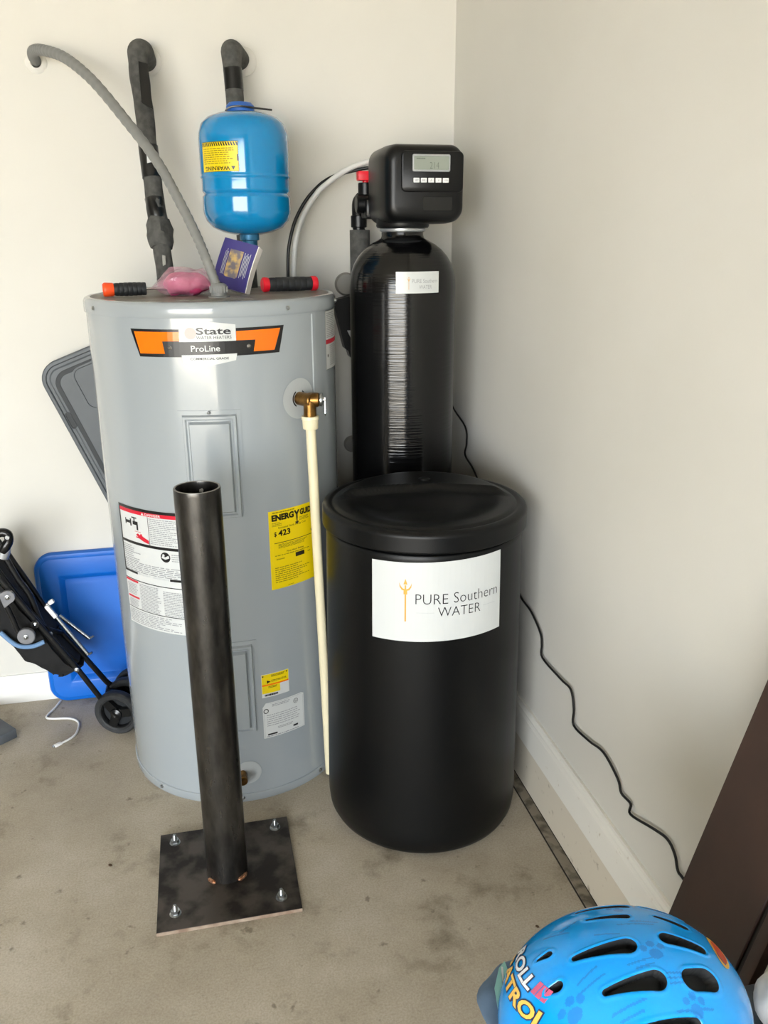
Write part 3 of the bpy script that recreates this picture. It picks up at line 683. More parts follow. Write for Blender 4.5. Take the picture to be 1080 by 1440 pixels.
# raised fascia with display and buttons
FY = -.4185
fr = [head_ring(FY+.003, -.258, -.1020, 1.4810, 1.5740, .012), head_ring(FY-.0018, -.2565, -.1035, 1.4825, 1.5725, .012), head_ring(FY-.003, -.2545, -.1055, 1.4845, 1.5705, .011)]
fa = MB().rings(fr).build('fascia', M_BLK, hd, angle=50)
M_F = frame((0, FY-.003, 0), (1, 0, 0), (0, 0, 1))
MB().rings([head_ring(FY-.0025, -.2310, -.1370, 1.5270, 1.5660, .004), head_ring(FY-.0050, -.2305, -.1375, 1.5275, 1.5655, .004), head_ring(FY-.0052, -.2275, -.1405, 1.5310, 1.5620, .002), head_ring(FY-.0036, -.2270, -.1410, 1.5315, 1.5615, .002)], cap1=False).build('display_bezel', M_SILV, hd)
MB().box((-.2275, FY-.0042, 1.5310), (-.1405, FY-.0030, 1.5620)).build('display', M_LCD, hd, smooth=False)
mb = MB(); flat(mb, text_bm('214', (-.1880, -.1650, 1.5340, 1.5485), -.01), M_F, .0014); flat(mb, bm_polys(words(-.221, -.198, 1.554, 1.559, 1, 3)), M_F, .0014)
mb.build('display_digits', mat('lcd_ink', '5b6259', .5), hd, smooth=False)
for i, s_ in enumerate(('SET', 'BK', '^', 'v', 'REGEN')):
    x = -.2280+i*.0182
    b = MB().bbox((x, FY-.0048, 1.5030), (x+.0148, FY-.0020, 1.5135), .0008, 1).build('button', M_BTN, hd)
    mb = MB(); w = .009 if len(s_) > 1 else .0045
    flat(mb, text_bm(s_, (x+.0074-w/2, x+.0074+w/2, 1.5063, 1.5102), 0), M_F, .0022); mb.build('button_print', M_INKG, b, smooth=False)
MB().rings([head_ring(-.4170, -.2030, -.1300, 1.4400, 1.4710, .003), head_ring(-.4188, -.2030, -.1300, 1.4400, 1.4710, .003)]).build('badge_plate', M_BLKG, hd)
# bypass valve assembly at the back left of the head
by = MB().bbox((-.300, -.205, 1.425), (-.150, -.130, 1.475), .008).cyl((-.290, -.150, 1.440), (-.290, -.150, 1.517), .0200, 24, bev=.002).cyl((-.272, -.168, 1.463), (-.320, -.168, 1.463), .024, 28, bev=.003)
by.tube([(-.296, -.120, 1.480), (-.302, -.105, 1.468), (-.301, -.095, 1.440), (-.299, -.0930, 1.400)], .0165, 18, smooth=4)
by.cyl((-.17, -.150, 1.440), (-.17, -.150, 1.517), .0200, 24, bev=.002)
byo = by.build('bypass_valve', M_BLK, rt)
MB().cyl((-.298, -.093, 1.404), (-.298, -.093, 1.436), .0225, 12, bev=.002).cyl((-.298, -.093, 1.396), (-.298, -.093, 1.406), .0165, 20).build('union_nut', M_BLK, byo)
MB().bbox((-.3120, -.166, 1.5215), (-.262, -.134, 1.5455), .003).cyl((-.290, -.150, 1.514), (-.290, -.150, 1.524), .008, 12).build('red_handle', M_REDP, byo)

# pipes feeding the bypass
fp = thing('insulated_pipe', 'grey-black foam sleeved pipe just left of softener tank', 'pipe', (-.296, -.092, 0))
MB().lathe([(.0165, 1.398), (.0275, 1.398), (.0280, 1.396), (.0280, .5), (.0165, .5)], (-.296, -.092), 28).build('foam_sleeve', M_FOAM, fp)
MB().cyl((-.296, -.092, 0), (-.296, -.092, .51), .0165, 20).cyl((-.296, -.092, 1.385), (-.296, -.092, 1.40), .0160, 20).build('bare_pipe', M_BLK, fp)
wl_ = MB()
for z, wx, wr in ((1.248, -.322, .033), (.767, -.312, .026)):
    MB().lathe([(0, 0), (wr, 0), (wr, .003), (wr*.85, .014), (0, .016)], n=36, M=frame((wx, 0, z), (1, 0, 0), (0, 0, 1))).build('wall_plate', mat('grey_plate', '8e8b84', .5), fp)
fp2 = thing('insulated_pipe', 'short black sleeved pipe hidden behind the softener neck', 'pipe', (-.205, -.092, 0))
MB().lathe([(.0165, 1.392), (.0275, 1.392), (.0280, 1.390), (.0280, .02), (0, .0)], (-.205, -.092), 28).build('foam_sleeve', M_FOAM, fp2)
MB().tube([(-.205, -.092, 1.38), (-.200, -.094, 1.42), (-.188, -.110, 1.445), (-.180, -.135, 1.450)], .0160, 16, smooth=4).build('bare_pipe', M_BLK, fp2)
# black tapered bracket box between heater and tank
bx_ = thing('pipe_bracket', 'black tapered box on wall in gap between heater and softener tank', 'bracket', (-.325, -.03, 1.02))
MB().prism([(-.0480, 1.2050), (.0150, 1.2200), (.0150, 1.0350), (.000, 1.0420), (-.005, 1.060), (-.0150, 1.0680)], frame((-.322, -.008, 0), (1, 0, 0), (0, 0, 1)), .045).build('bracket_body', M_BLK, bx_, smooth=False)
MB().prism([(-.008, 1.120), (.012, 1.120), (.012, 1.078)], frame((-.322, -.0532, 0), (1, 0, 0), (0, 0, 1)), .001).build('paper_tag', M_WHITE, bx_, smooth=False)

# drain tubes arching behind
def wall_tube(name, label, pts, r, m):
    o = MB().tube(pts, r, 12, smooth=6).build(name, m); return settle(tag(o, label, 'tube'))
wall_tube('drain_tube', 'thin black tube rising behind heater and arching to control head',
          [(-.52, -.030, .01), (-.51, -.040, .5), (-.503, -.070, 1.1), (-.5000, -.083, 1.262), (-.4975, -.084, 1.326), (-.4915, -.085, 1.367), (-.4785, -.086, 1.412), (-.4615, -.087, 1.447), (-.4390, -.088, 1.480), (-.4135, -.088, 1.506), (-.3915, -.088, 1.523), (-.360, -.090, 1.538), (-.308, -.094, 1.551), (-.26, -.11, 1.556), (-.23, -.16, 1.53), (-.22, -.215, 1.52)], .0046, mat('black_tube', '0b0b0b', .35))
wall_tube('brine_tube', 'pale white tube arching beside the black one behind control head',
          [(-.500, -.045, .01), (-.495, -.060, .5), (-.489, -.090, 1.1), (-.4855, -.100, 1.270), (-.4835, -.100, 1.312), (-.4795, -.101, 1.354), (-.4715, -.102, 1.390), (-.459, -.104, 1.424), (-.438, -.106, 1.461), (-.4110, -.108, 1.497), (-.3820, -.108, 1.520), (-.348, -.108, 1.543), (-.304, -.108, 1.563), (-.258, -.114, 1.574), (-.225, -.16, 1.56), (-.215, -.215, 1.545)], .0072, M_PLWHITE)

# ------------------------------------------------------------------ brine drum
BC = (-.2801, -.7349)
br = thing('brine_tank', 'squat black lidded brine drum with large white brand label', 'drum', (BC[0], BC[1], 0))
BR_ = lambda z: .2365-(.2365-.2255)*(z-.06)/.70
MB().lathe([(0, .003), (.195, .0), (.214, .003), (.2270, .012), (.2335, .026), (.2362, .050), (BR_(.075), .075), (BR_(.3), .3), (BR_(.745), .745), (BR_(.755), .755), (.2235, .7575), (.2190, .7585), (.2185, .775), (0, .775)], BC, 128).build('drum_body', M_BRINE, br, angle=50)
# lid: skirt lathe plus a moulded top
ld = MB(); nA = 128; ringsL = []
for r, z in ((.2195, .7640), (.2330, .7640), (.2342, .7650), (.2342, .768), (.2340, .772), (.2336, .796), (.2335, .800), (.2322, .8035), (.2285, .8070), (.2210, .8095), (.2165, .8095), (.2125, .8070), (.2090, .8075), (.2050, .8115)):
    ringsL.append([Vector((BC[0]+r*math.cos(2*math.pi*i/nA), BC[1]+r*math.sin(2*math.pi*i/nA), z)) for i in range(nA)])
def ss(a, b, x):
    t = min(max((x-a)/(b-a), 0), 1); return t*t*(3-2*t)
for k in range(1, 26):
    r = .2050*(1-k/25.5)
    rr = []
    for i in range(nA):
        a = 2*math.pi*i/nA; x, y = r*math.cos(a), r*math.sin(a)
        xr = x*.985+y*-.17; yr = x*.17+y*.985     # moulding turned slightly to face the drum's front
        edge = ss(.205, .165, r)
        back = ss(-.006, .006, yr-(.050-1.1*xr*xr))
        h = .8115+edge*(.017*back + (1-back)*(.003-.017*ss(.05, -.06, yr)*ss(.195, .10, r)))
        h += .0016*edge*math.exp(-((yr-(.050-1.1*xr*xr)-.006)/.005)**2)
        rr.append(Vector((BC[0]+x, BC[1]+y, h)))
    ringsL.append(rr)
lid = ld.rings(ringsL, cap0=False).build('drum_lid', M_BRINE, br, angle=60)
MB().lathe([(0, .822), (.0135, .822), (.0135, .8305), (.0115, .8320), (0, .8325)], (BC[0]+.026, BC[1]+.094), 28).build('lid_boss', M_BRINE, lid)
bl = MB()
LBR = .232
def blabel(parent, name, polys, m, off=.0008, texts=()):
    mb = MB()
    for bm in ([bm_polys(polys)] if polys else [])+list(texts):
        us = [v.co.x for v in bm.verts]; k = math.ceil(min(us)/.012)
        while k*.012 < max(us):
            bmesh.ops.bisect_plane(bm, geom=bm.verts[:]+bm.edges[:]+bm.faces[:], plane_co=(k*.012, 0, 0), plane_no=(1, 0, 0)); k += 1
        for v in bm.verts:
            z = v.co.y; r = BR_(z)+off; a = R(-106)+v.co.x/.235
            v.co = Vector((BC[0]+r*math.cos(a), BC[1]+r*math.sin(a), z))
        mb.frombm(bm)
    return mb.build(name, m, parent, smooth=False)
lb = blabel(br, 'brand_label', [[(-.1135, .5610), (.1950, .5675), (.1925, .7485), (-.1140, .7400)]], M_WHITE)
blabel(lb, 'lettering', [], M_INK, .0013, [text_bm('PURE', (-.0140, .0570, .6500, .6725), -.014), text_bm('Southern', (.0700, .1830, .6510, .6745), -.014), text_bm('WATER', (.0350, .1350, .6215, .6425), -.014)])
blabel(lb, 'trident_mark', trident(-.0360, .6090, .7060, .028), M_GOLD, .0013)
blabel(lb, 'rule', [rect(-.0120, .0270, .6300, .6308), rect(.1415, .1770, .6328, .6336)], M_INKL, .0013)
# power cord along the right wall
cpts = [(-.007, -.022, 1.05), (-.007, -.03, .95), (-.007, -.0605, .885), (-.007, -.1943, .8463), (-.007, -.2115, .80), (-.007, -.2015, .7615), (-.007, -.2897, .7351), (-.007, -.43, .66), (-.007, -.58, .565), (-.007, -.6762, .5125), (-.007, -.7482, .5019), (-.007, -.8098, .4739), (-.007, -.822, .448), (-.007, -.8306, .4178), (-.007, -.9368, .4192), (-.007, -.9894, .4218), (-.007, -1.010, .385), (-.007, -1.0158, .3471), (-.007, -1.0917, .3564), (-.007, -1.1547, .3704), (-.007, -1.2188, .3522), (-.007, -1.237, .3319), (-.007, -1.2736, .3343), (-.007, -1.2775, .3125), (-.007, -1.3568, .3425), (-.007, -1.4031, .3564), (-.007, -1.430, .345), (-.007, -1.4446, .3221), (-.007, -1.47, .320), (-.007, -1.60, .30), (-.007, -1.75, .30)]
pc_ = MB().tube(cpts, .0027, 8, smooth=5).build('power_cord', mat('black_cord', '0d0c0d', .4))
settle(tag(pc_, 'thin black power cord running wavy along the right wall', 'cord'))

# ------------------------------------------------------------------ steel bollard
BX, BY = -.7831, -.9026
bo = thing('steel_bollard', 'bare dark steel pipe bollard on square base plate bolted to floor', 'bollard', (BX, BY, 0))
PT = .0095; s_ = .1525
MB().bbox((BX-s_, BY-s_, 0), (BX+s_, BY+s_, PT), .0006, 1).build('base_plate', M_PLATE, bo, smooth=False)
MB().box((BX-s_, BY-s_-.0006, .0008), (BX+s_, BY-s_, PT-.0006)).build('cut_edge', M_RUST, bo, smooth=False)
MB().lathe([(.0455, PT), (.0455, .914), (.0455, .920), (.0450, .9225), (.0410, .9225), (.0405, .920), (.0405, .914), (.0405, PT)], (BX, BY), 72).build('pipe', M_STEEL, bo)
MB().lathe([(.0449, .9225), (.0447, .9231), (.0412, .9231), (.0410, .9225)], (BX, BY), 72).build('cut_rim', M_STEELR, bo)
for a0, a1 in ((-152, -125), (-62, -28)):
    w = MB(); w.tube([(BX+.0475*math.cos(R(a0+(a1-a0)*i/8)), BY+.0475*math.sin(R(a0+(a1-a0)*i/8)), PT+.003) for i in range(9)], [.002, .004, .0048, .0042, .005, .0043, .0049, .004, .002], 8)
    w.build('weld_bead', M_WELD, bo)
for dx, dy in ((-.118, .118), (.120, .118), (-.114, -.107), (.112, -.112)):
    b = MB(); c = (BX+dx, BY+dy)
    b.lathe([(0, PT), (.0125, PT), (.0125, PT+.0015), (.010, PT+.002), (0, PT+.002)], c, 20)
    hexr = .0098; b.prism([(hexr*math.cos(R(60*i)), hexr*math.sin(R(60*i))) for i in range(6)], Matrix.Translation((c[0], c[1], PT+.002)), .008)
    th = [(0, PT+.002), (.0052, PT+.002)]
    for i in range(5): z = PT+.010+i*.0022; th += [(.0052, z), (.0045, z+.0011)]
    th += [(.0036, PT+.0225), (0, PT+.0235)]
    b.lathe(th, c, 14); b.build('anchor_bolt', M_ZINC, bo)
MB().add([(BX+.003, BY+.0385, .901), (BX+.0105, BY+.0375, .900), (BX+.0120, BY+.0350, .906), (BX+.004, BY+.0355, .907), (BX+.0095, BY+.0340, .910)], [(0, 1, 2, 3), (3, 2, 4)]).build('tape_scrap', M_PAPERW, bo, smooth=False)

# ------------------------------------------------------------------ tote lids behind the heater
def rrect(w, h, r, d, z, M, n=8):
    w2, h2 = w/2-d, h/2-d; r = max(r-d, .004); pts = []
    for cx, cy, a0 in ((w2-r, h2-r, 0), (-w2+r, h2-r, 90), (-w2+r, -h2+r, 180), (w2-r, -h2+r, 270)):
        for k in range(n+1):
            a = R(a0+90*k/n); pts.append(M @ Vector((cx+r*math.cos(a), cy+r*math.sin(a), z)))
    return pts
def tote_lid(name, label, M, w, h, r, prof, m):
    root = thing(name, label, 'tote lid', M.translation)
    MB().rings([rrect(w, h, r, d, z, M) for d, z in prof]).build('lid_panel', m, root, angle=35)
    return root
Mbl = frame((-.952, -.034, .2445), (1, 0, 0), (0, .045, 1))   # local z faces the room
Mbl = Mbl @ Matrix.Translation((0, 0, 0))
tote_lid('tote_lid', 'bright blue plastic tote lid standing on floor behind stroller wheels', Mbl, .67, .487, .055,
         [(0, -.022), (0, -.008), (.004, -.002), (.013, .000), (.016, .003), (.066, .0065), (.071, .005), (.084, -.009), (.090, -.0095), (.100, -.0085)], M_LIDB)
e1 = Vector((.934, 0, .358)); e2 = Vector((-.358, 0, .934)); TL = Vector((-1.203, -.040, 1.039))
Mgl = frame(TL+e1*.23-e2*.297, e1, e2)
gl = tote_lid('tote_lid', 'dark grey ribbed plastic tote lid tilted against wall behind heater', Mgl, .46, .594, .055,
         [(0, -.014), (0, .004), (.003, .007), (.010, .008), (.013, .004), (.020, .004), (.024, .007), (.040, .0075)], M_LIDG)
gp = MB()
def ribframe(cx, cy, w, h, r, M):
    return MB().rings([rrect(w, h, r, 0, .006, M @ Matrix.Translation((cx, cy, 0))), rrect(w, h, r, .001, .0105, M @ Matrix.Translation((cx, cy, 0))), rrect(w, h, r, .006, .0105, M @ Matrix.Translation((cx, cy, 0))), rrect(w, h, r, .007, .0078, M @ Matrix.Translation((cx, cy, 0)))], cap0=False, cap1=False)
ribframe(.02, .195, .34, .13, .03, Mgl).build('rib_frame', M_LIDG, gl)
ribframe(.035, -.09, .30, .38, .03, Mgl).build('rib_frame', M_LIDG, gl)
MB().rings([rrect(.40, .53, .04, 0, .0072, Mgl), rrect(.40, .53, .04, .001, .0084, Mgl), rrect(.40, .53, .04, .012, .0084, Mgl), rrect(.40, .53, .04, .013, .0072, Mgl)], cap0=False, cap1=False).build('groove_shade', M_LIDGD, gl)  # raised band; the recess shade is put into its colour
Msl = Mgl @ Matrix.Translation((-.2085, .132, 0))
MB().rings([rrect(.018, .05, .009, 0, .0070, Msl), rrect(.018, .05, .009, 0, .0092, Msl), rrect(.018, .05, .009, .003, .0092, Msl), rrect(.018, .05, .009, .0035, .0076, Msl)]).build('latch_slot', M_LIDGD, gl)

# ------------------------------------------------------------------ folded stroller
st = thing('folded_stroller', 'folded black umbrella stroller leaning at left edge, wheels by the heater', 'stroller', (-1.09, -.20, 0))
def tb(name, pts, r, m=M_TUBE, smooth=0): return MB().tube(pts, r, 12, smooth=smooth).build(name, m, st)
tb('front_leg', [(-1.090, -.225, .085), (-1.1066, -.24, .1033), (-1.1622, -.245, .2175), (-1.2504, -.25, .3772), (-1.2985, -.255, .4701), (-1.345, -.255, .55)], .0078)
tb('rear_leg', [(-1.085, -.150, .095), (-1.099, -.165, .121), (-1.148, -.17, .208), (-1.215, -.175, .318)], .0082)
tb('side_rail', [(-1.205, -.185, .305), (-1.217, -.20, .318), (-1.240, -.215, .343), (-1.251, -.220, .382), (-1.264, -.220, .445), (-1.287, -.22, .495), (-1.314, -.22, .572), (-1.335, -.22, .625)], .0085, smooth=5)
tb('push_rail', [(-1.238, -.235, .352), (-1.275, -.235, .42), (-1.318, -.235, .505), (-1.352, -.235, .58)], .0075, smooth=4)
tb('inner_rail', [(-1.22, -.13, .30), (-1.27, -.13, .42), (-1.32, -.14, .54), (-1.35, -.14, .60)], .0075)
tb('armrest_tube', [(-1.285, -.272, .340), (-1.298, -.272, .372), (-1.305, -.272, .405), (-1.318, -.272, .452)], .0070, smooth=4)
MB().tube([(-1.352, -.235, .632), (-1.325, -.235, .634), (-1.306, -.235, .638), (-1.292, -.235, .632), (-1.291, -.235, .614), (-1.302, -.235, .598), (-1.312, -.235, .584)], [.011, .012, .012, .012, .012, .014, .012], 12, smooth=4).build('handle', M_BLKG, st)
MB().cyl((-1.291, -.250, .627), (-1.291, -.220, .627), .0055, 12).build('handle_rivet', M_ZINC, st)
MB().lathe([(.009, -.016), (.015, -.014), (.0160, .0), (.015, .014), (.009, .016)], n=20, M=frame((-1.3100, -.228, .578), (0, 1, 0), (-.93, 0, .40))).build('silver_clamp', M_SILV, st)
# fabric bundle
fpoly = [(-1.400, .60), (-1.345, .560), (-1.300, .470), (-1.262, .395), (-1.215, .315), (-1.180, .253), (-1.150, .215), (-1.165, .200), (-1.187, .195), (-1.205, .186), (-1.223, .187), (-1.250, .203), (-1.282, .229), (-1.310, .262), (-1.336, .306), (-1.365, .345), (-1.42, .40)]
bmF = MB().prism(fpoly, frame((0, -.125, 0), (1, 0, 0), (0, 0, 1)), .115).bm()
bmesh.ops.bevel(bmF, geom=[e for e in bmF.edges], offset=.018, segments=3, affect='EDGES')
bmesh.ops.triangulate(bmF, faces=bmF.faces[:]); bmesh.ops.subdivide_edges(bmF, edges=bmF.edges[:], cuts=2, use_grid_fill=True)
fb = MB().frombm(bmF)
for v in fb.v: v += noise.noise_vector(Vector((v.x*20, v.y*9, v.z*20)))*.008
fb.build('seat_fabric', M_FAB, st, angle=60)
MB().tube([(-1.345, -.255, .358), (-1.318, -.258, .325), (-1.295, -.262, .312), (-1.265, -.262, .310), (-1.236, -.258, .318)], .0065, 10, smooth=5).build('blue_piping', M_BLUEF, st)
MB().lathe([(0, -.004), (.0225, -.004), (.0230, -.002), (.0230, .008), (.021, .010), (.006, .011), (0, .011)], n=28, M=frame((-1.274, -.279, .352), (1, 0, 0), (0, 0, 1))).build('joint_disc', M_GREYP, st)
MB().prism([(.018*math.cos(R(a)), .018*math.sin(R(a))) for a in range(-70, 131, 20)]+[(-.022, .012), (-.012, -.030)], frame((-1.306, -.272, .470), (1, 0, 0), (0, 0, 1)), .010).build('hinge_plate', M_GREYP, st, smooth=False)
for p in ((-1.274, -.291, .352), (-1.306, -.284, .470), (-1.252, -.260, .372), (-1.222, -.240, .330), (-1.1625, -.256, .2185)):
    screw(st, Vector(p), (0, -1, 0), .005, 'rivet')
MB().lathe([(.006, 0), (.011, 0), (.011, .006), (.006, .006)], n=20, M=frame((-1.252, -.262, .376), (1, 0, 0), (0, 0, 1))).build('pivot_ring', M_TUBE, st)
tb('silver_brace', [(-1.228, -.195, .405), (-1.208, -.20, .365), (-1.135, -.205, .238)], .0062, M_ALU)
tb('silver_brace', [(-1.205, -.165, .352), (-1.130, -.17, .272)], .0060, M_ALU)
MB().bbox((-.006, -.022, -.006), (.006, .022, .006), .002, 2).xf(frame((-1.2180, -.203, .383), Vector((.87, 0, .5)), Vector((-.5, 0, .87)))).build('white_clip', M_BTN, st)
MB().bbox((-.008, -.006, -.006), (.008, .006, .006), .003, 2).xf(frame((-1.2155, -.196, .409), Vector((.87, 0, .5)), Vector((-.5, 0, .87)))).build('white_cap', M_BTN, st)
for p in ((-1.133, -.209, .240), (-1.1285, -.174, .275)):
    MB().cyl(p, Vector(p)+Vector((.011, -.003, .007)), .003, 10).build('brace_pin', M_ZINC, st)
def wheel(c, ax, rad=.067, wdt=.032):
    ax = Vector(ax).normalized(); x = Vector((0, 0, 1)); y = ax.cross(x); M = Matrix((x, y, ax)).transposed().to_4x4(); M.translation = Vector(c)
    h = wdt/2
    tyre = MB().lathe([(rad*.68, -h*.6), (rad*.70, -h*.85), (rad*.76, -h), (rad*.78, -h*.92), (rad*.92, -h), (rad*.985, -h*.72), (rad, -h*.3), (rad, h*.3), (rad*.985, h*.72), (rad*.93, h), (rad*.76, h), (rad*.68, h*.6), (rad*.68, -h*.6)], n=48, M=M).build('wheel', M_RUBB, st)
    MB().lathe([(0, -h*1.1), (rad*.10, -h*1.25), (rad*.24, -h*1.0), (rad*.29, -h*.4), (rad*.29, h*.6), (0, h*.6)], n=24, M=M).build('hub', M_BLKG, tyre)
    for k in range(3):
        a = R(80+120*k); d = Vector((math.cos(a), math.sin(a), 0)); e = Vector((-math.sin(a), math.cos(a), 0)); sp = MB()
        a0 = rad*.18; a1 = rad*.78
        vs = []
        for rr, w_ in ((a0, rad*.20), (a1, rad*.17)):
            for sg, zz in ((-1, -h*.75), (1, -h*.75), (1, h*.2), (-1, h*.2)): vs.append(M @ (d*rr+e*(sg*w_)+Vector((0, 0, zz))))
        sp.add(vs, [(0, 1, 5, 4), (1, 2, 6, 5), (2, 3, 7, 6), (3, 0, 4, 7), (0, 3, 2, 1), (4, 5, 6, 7)]).build('spoke', M_BLKG, tyre, smooth=False)
    MB().lathe([(rad*.2, h*.35), (rad*.70, h*.35), (rad*.70, h*.55), (rad*.2, h*.55)], n=36, M=M).build('inner_disc', M_VENT, tyre)
    return tyre
AX = (.34, .94, 0)
wheel((-1.066, -.252, .067), AX); wheel((-1.040, -.180, .067), AX); wheel((-1.022, -.125, .067), AX)
MB().cyl((-1.066, -.252, .067), (-1.020, -.125, .067), .005, 12).build('axle', M_ZINC, st)
MB().bbox((-1.105, -.225, .072), (-1.050, -.135, .108), .010, 2).build('axle_housing', M_BLKG, st)

# white cable and dark slab on the floor
cb = thing('charging_cable', 'short white cable with metal plug lying on the floor', 'cable', (-1.2288, -.2, 0))
MB().tube([(-1.2600, -.035, .0035), (-1.2720, -.075, .0035), (-1.2885, -.1149, .0035), (-1.2870, -.132, .0035), (-1.2687, -.1396, .0035), (-1.2420, -.1440, .0035), (-1.2162, -.1518, .0035), (-1.1950, -.172, .0035), (-1.1884, -.1975, .0035), (-1.1916, -.2385, .0035), (-1.205, -.262, .0035), (-1.2260, -.2800, .0035)], .0031, 8, smooth=6).build('cord', M_CABLE, cb)
Mp = frame((-1.2260, -.2800, .0045), Vector((-.80, -.60, 0)), Vector((.60, -.80, 0)))
MB().bbox((0, -.0055, -.0038), (.022, .0055, .0035), .0018, 2).xf(Mp).build('plug_grip', M_CABLE, cb)
MB().bbox((.0205, -.0042, -.0022), (.0275, .0042, .002), .001, 1).xf(Mp).build('plug_tip', M_ALU, cb)
A_ = Vector((-.63, .77, 0)); B_ = Vector((-.77, -.63, 0)); Ms = frame((-1.356, -.215, 0), A_, B_)
sb = MB().bbox((0, 0, .0), (.20, .32, .030), .003, 2).xf(Ms).build('floor_slab', M_SLAB)
settle(tag(sb, 'dark grey flat slab on floor at the left edge', 'slab'))

# ------------------------------------------------------------------ right foreground
# brown board leaning on the right wall
bwl = thing('leaning_board', 'dark brown board leaning on the right wall behind blue helmet', 'board', (-.285, -1.73, 0))
lean = Vector((.28, 0, 1.0)); Ml = frame((-.292, -1.650, .003), Vector((0, -1, 0)), lean)
MB().bbox((0, 0, -.018), (.135, 1.02, 0), .0015, 1).xf(Ml).build('plank', M_BROWN, bwl, smooth=False)
MB().box((.135, 0.001, -.018), (.141, 1.019, -.004)).xf(Ml).build('groove', M_BROWND, bwl, smooth=False)
MB().bbox((.141, 0, -.018), (.160, 1.02, -.001), .003, 2).xf(Ml).build('edge_moulding', M_BROWN, bwl)
# charcoal tote under the helmet
tt = thing('storage_tote', 'charcoal storage tote under the blue helmet, bottom right corner', 'tote', (-.235, -2.05, 0))
def boxring(x0, x1, y0, y1, r, z, n=6):
    pts = []
    for cx, cy, a0 in ((x1-r, y1-r, 0), (x0+r, y1-r, 90), (x0+r, y0+r, 180), (x1-r, y0+r, 270)):
        for k in range(n+1): a = R(a0+90*k/n); pts.append(Vector((cx+r*math.cos(a), cy+r*math.sin(a), z)))
    return pts
MB().rings([boxring(-.405, -.085, -2.215, -1.875, .03, 0), boxring(-.42, -.07, -2.235, -1.86, .03, .50)]).build('tote_body', M_TOTED, tt)
MB().rings([boxring(-.435, -.055, -2.25, -1.845, .02, .50), boxring(-.437, -.053, -2.252, -1.843, .02, .540), boxring(-.434, -.056, -2.249, -1.846, .018, .5435), boxring(-.42, -.07, -2.235, -1.86, .015, .5435), boxring(-.412, -.078, -2.227, -1.868, .012, .540)]).build('tote_cover', M_TOTED, tt)

# helmet
HCEN = Vector((-.3694, -1.8824, .5835)); HA = Vector((.135, .105, .115)); YAW = -.15
MH = Matrix.Translation(HCEN) @ Matrix.Rotation(YAW, 4, 'Z')
hm = thing('bike_helmet', "child's glossy blue bicycle helmet with black vents and lettering, bottom right", 'helmet', (HCEN.x, HCEN.y, .541))
# vents: axis from p to q (unit-sphere xy), half width, taper
VENTS = [((-.47, -.115), (-.08, -.120), .026, .078), ((-.32, -.465), (.06, -.435), .026, .080), ((.26, -.040), (.52, -.080), .066, .044), ((.35, -.405), (.48, -.370), .085, .088),
         ((-.28, .30), (.02, .260), .012, .034), ((.27, .28), (.48, .190), .020, .034), ((-.71, .065), (-.64, .055), .012, .034), ((-.69, -.265), (-.63, -.275), .024, .040),
         ((-.30, .52), (.08, .50), .02, .045), ((.24, .52), (.50, .44), .03, .045), ((-.2, -.74), (.3, -.70), .02, .04)]
def vent_d(x, y):
    best = 1.0
    for (ax, ay), (bx, by), r0, r1 in VENTS:
        dx, dy = bx-ax, by-ay; L2 = dx*dx+dy*dy; t = min(max(((x-ax)*dx+(y-ay)*dy)/L2, 0), 1)
        best = min(best, math.hypot(x-ax-t*dx, y-ay-t*dy)-(r0+(r1-r0)*t))
    return best
PAWS = [(.12, -.215, 1.0), (.325, -.62, .9), (-.55, -.52, 1.0), (.0, .40, .8)]
STREAK = [((-.12, -.30), (.10, -.245)), ((-.06, -.335), (.08, -.30)), ((.16, -.46), (.27, -.44)), ((.15, -.42), (.27, -.405)), ((.15, -.38), (.27, -.37)), ((-.5, -.34), (-.34, -.25)), ((-.52, -.42), (-.30, -.33)), ((-.30, -.62), (-.05, -.56)), ((-.25, -.67), (-.08, -.63)), ((.02, .18), (.24, .17)), ((-.08, .14), (.20, .13)), ((-.5, .25), (-.36, .33)), ((.36, -.60), (.46, -.58)), ((.17, -.64), (.30, -.62)), ((-.28, .06), (-.10, .02)), ((-.62, .28), (-.45, .20))]
def print_d(x, y):
    d = 1.0
    for px, py, s_ in PAWS:
        d = min(d, math.hypot((x-px)/1.05, y-py)-.050*s_)
        for ox, oy, r in ((-.085, .055, .030), (-.02, .100, .033), (.055, .080, .030)): d = min(d, math.hypot(x-px-ox*s_, y-py-oy*s_)-r*s_)
    for (ax, ay), (bx, by) in STREAK:
        dx, dy = bx-ax, by-ay; t = min(max(((x-ax)*dx+(y-ay)*dy)/(dx*dx+dy*dy), 0), 1)
        d = min(d, math.hypot(x-ax-t*dx, y-ay-t*dy)-.0085)
    return d
NA, NE = 440, 150; vs = []; vi = []; E0 = -16.0
def hpos(u, sc=1.0): return MH @ Vector((u.x*HA.x*sc, u.y*HA.y*sc, u.z*HA.z*sc))
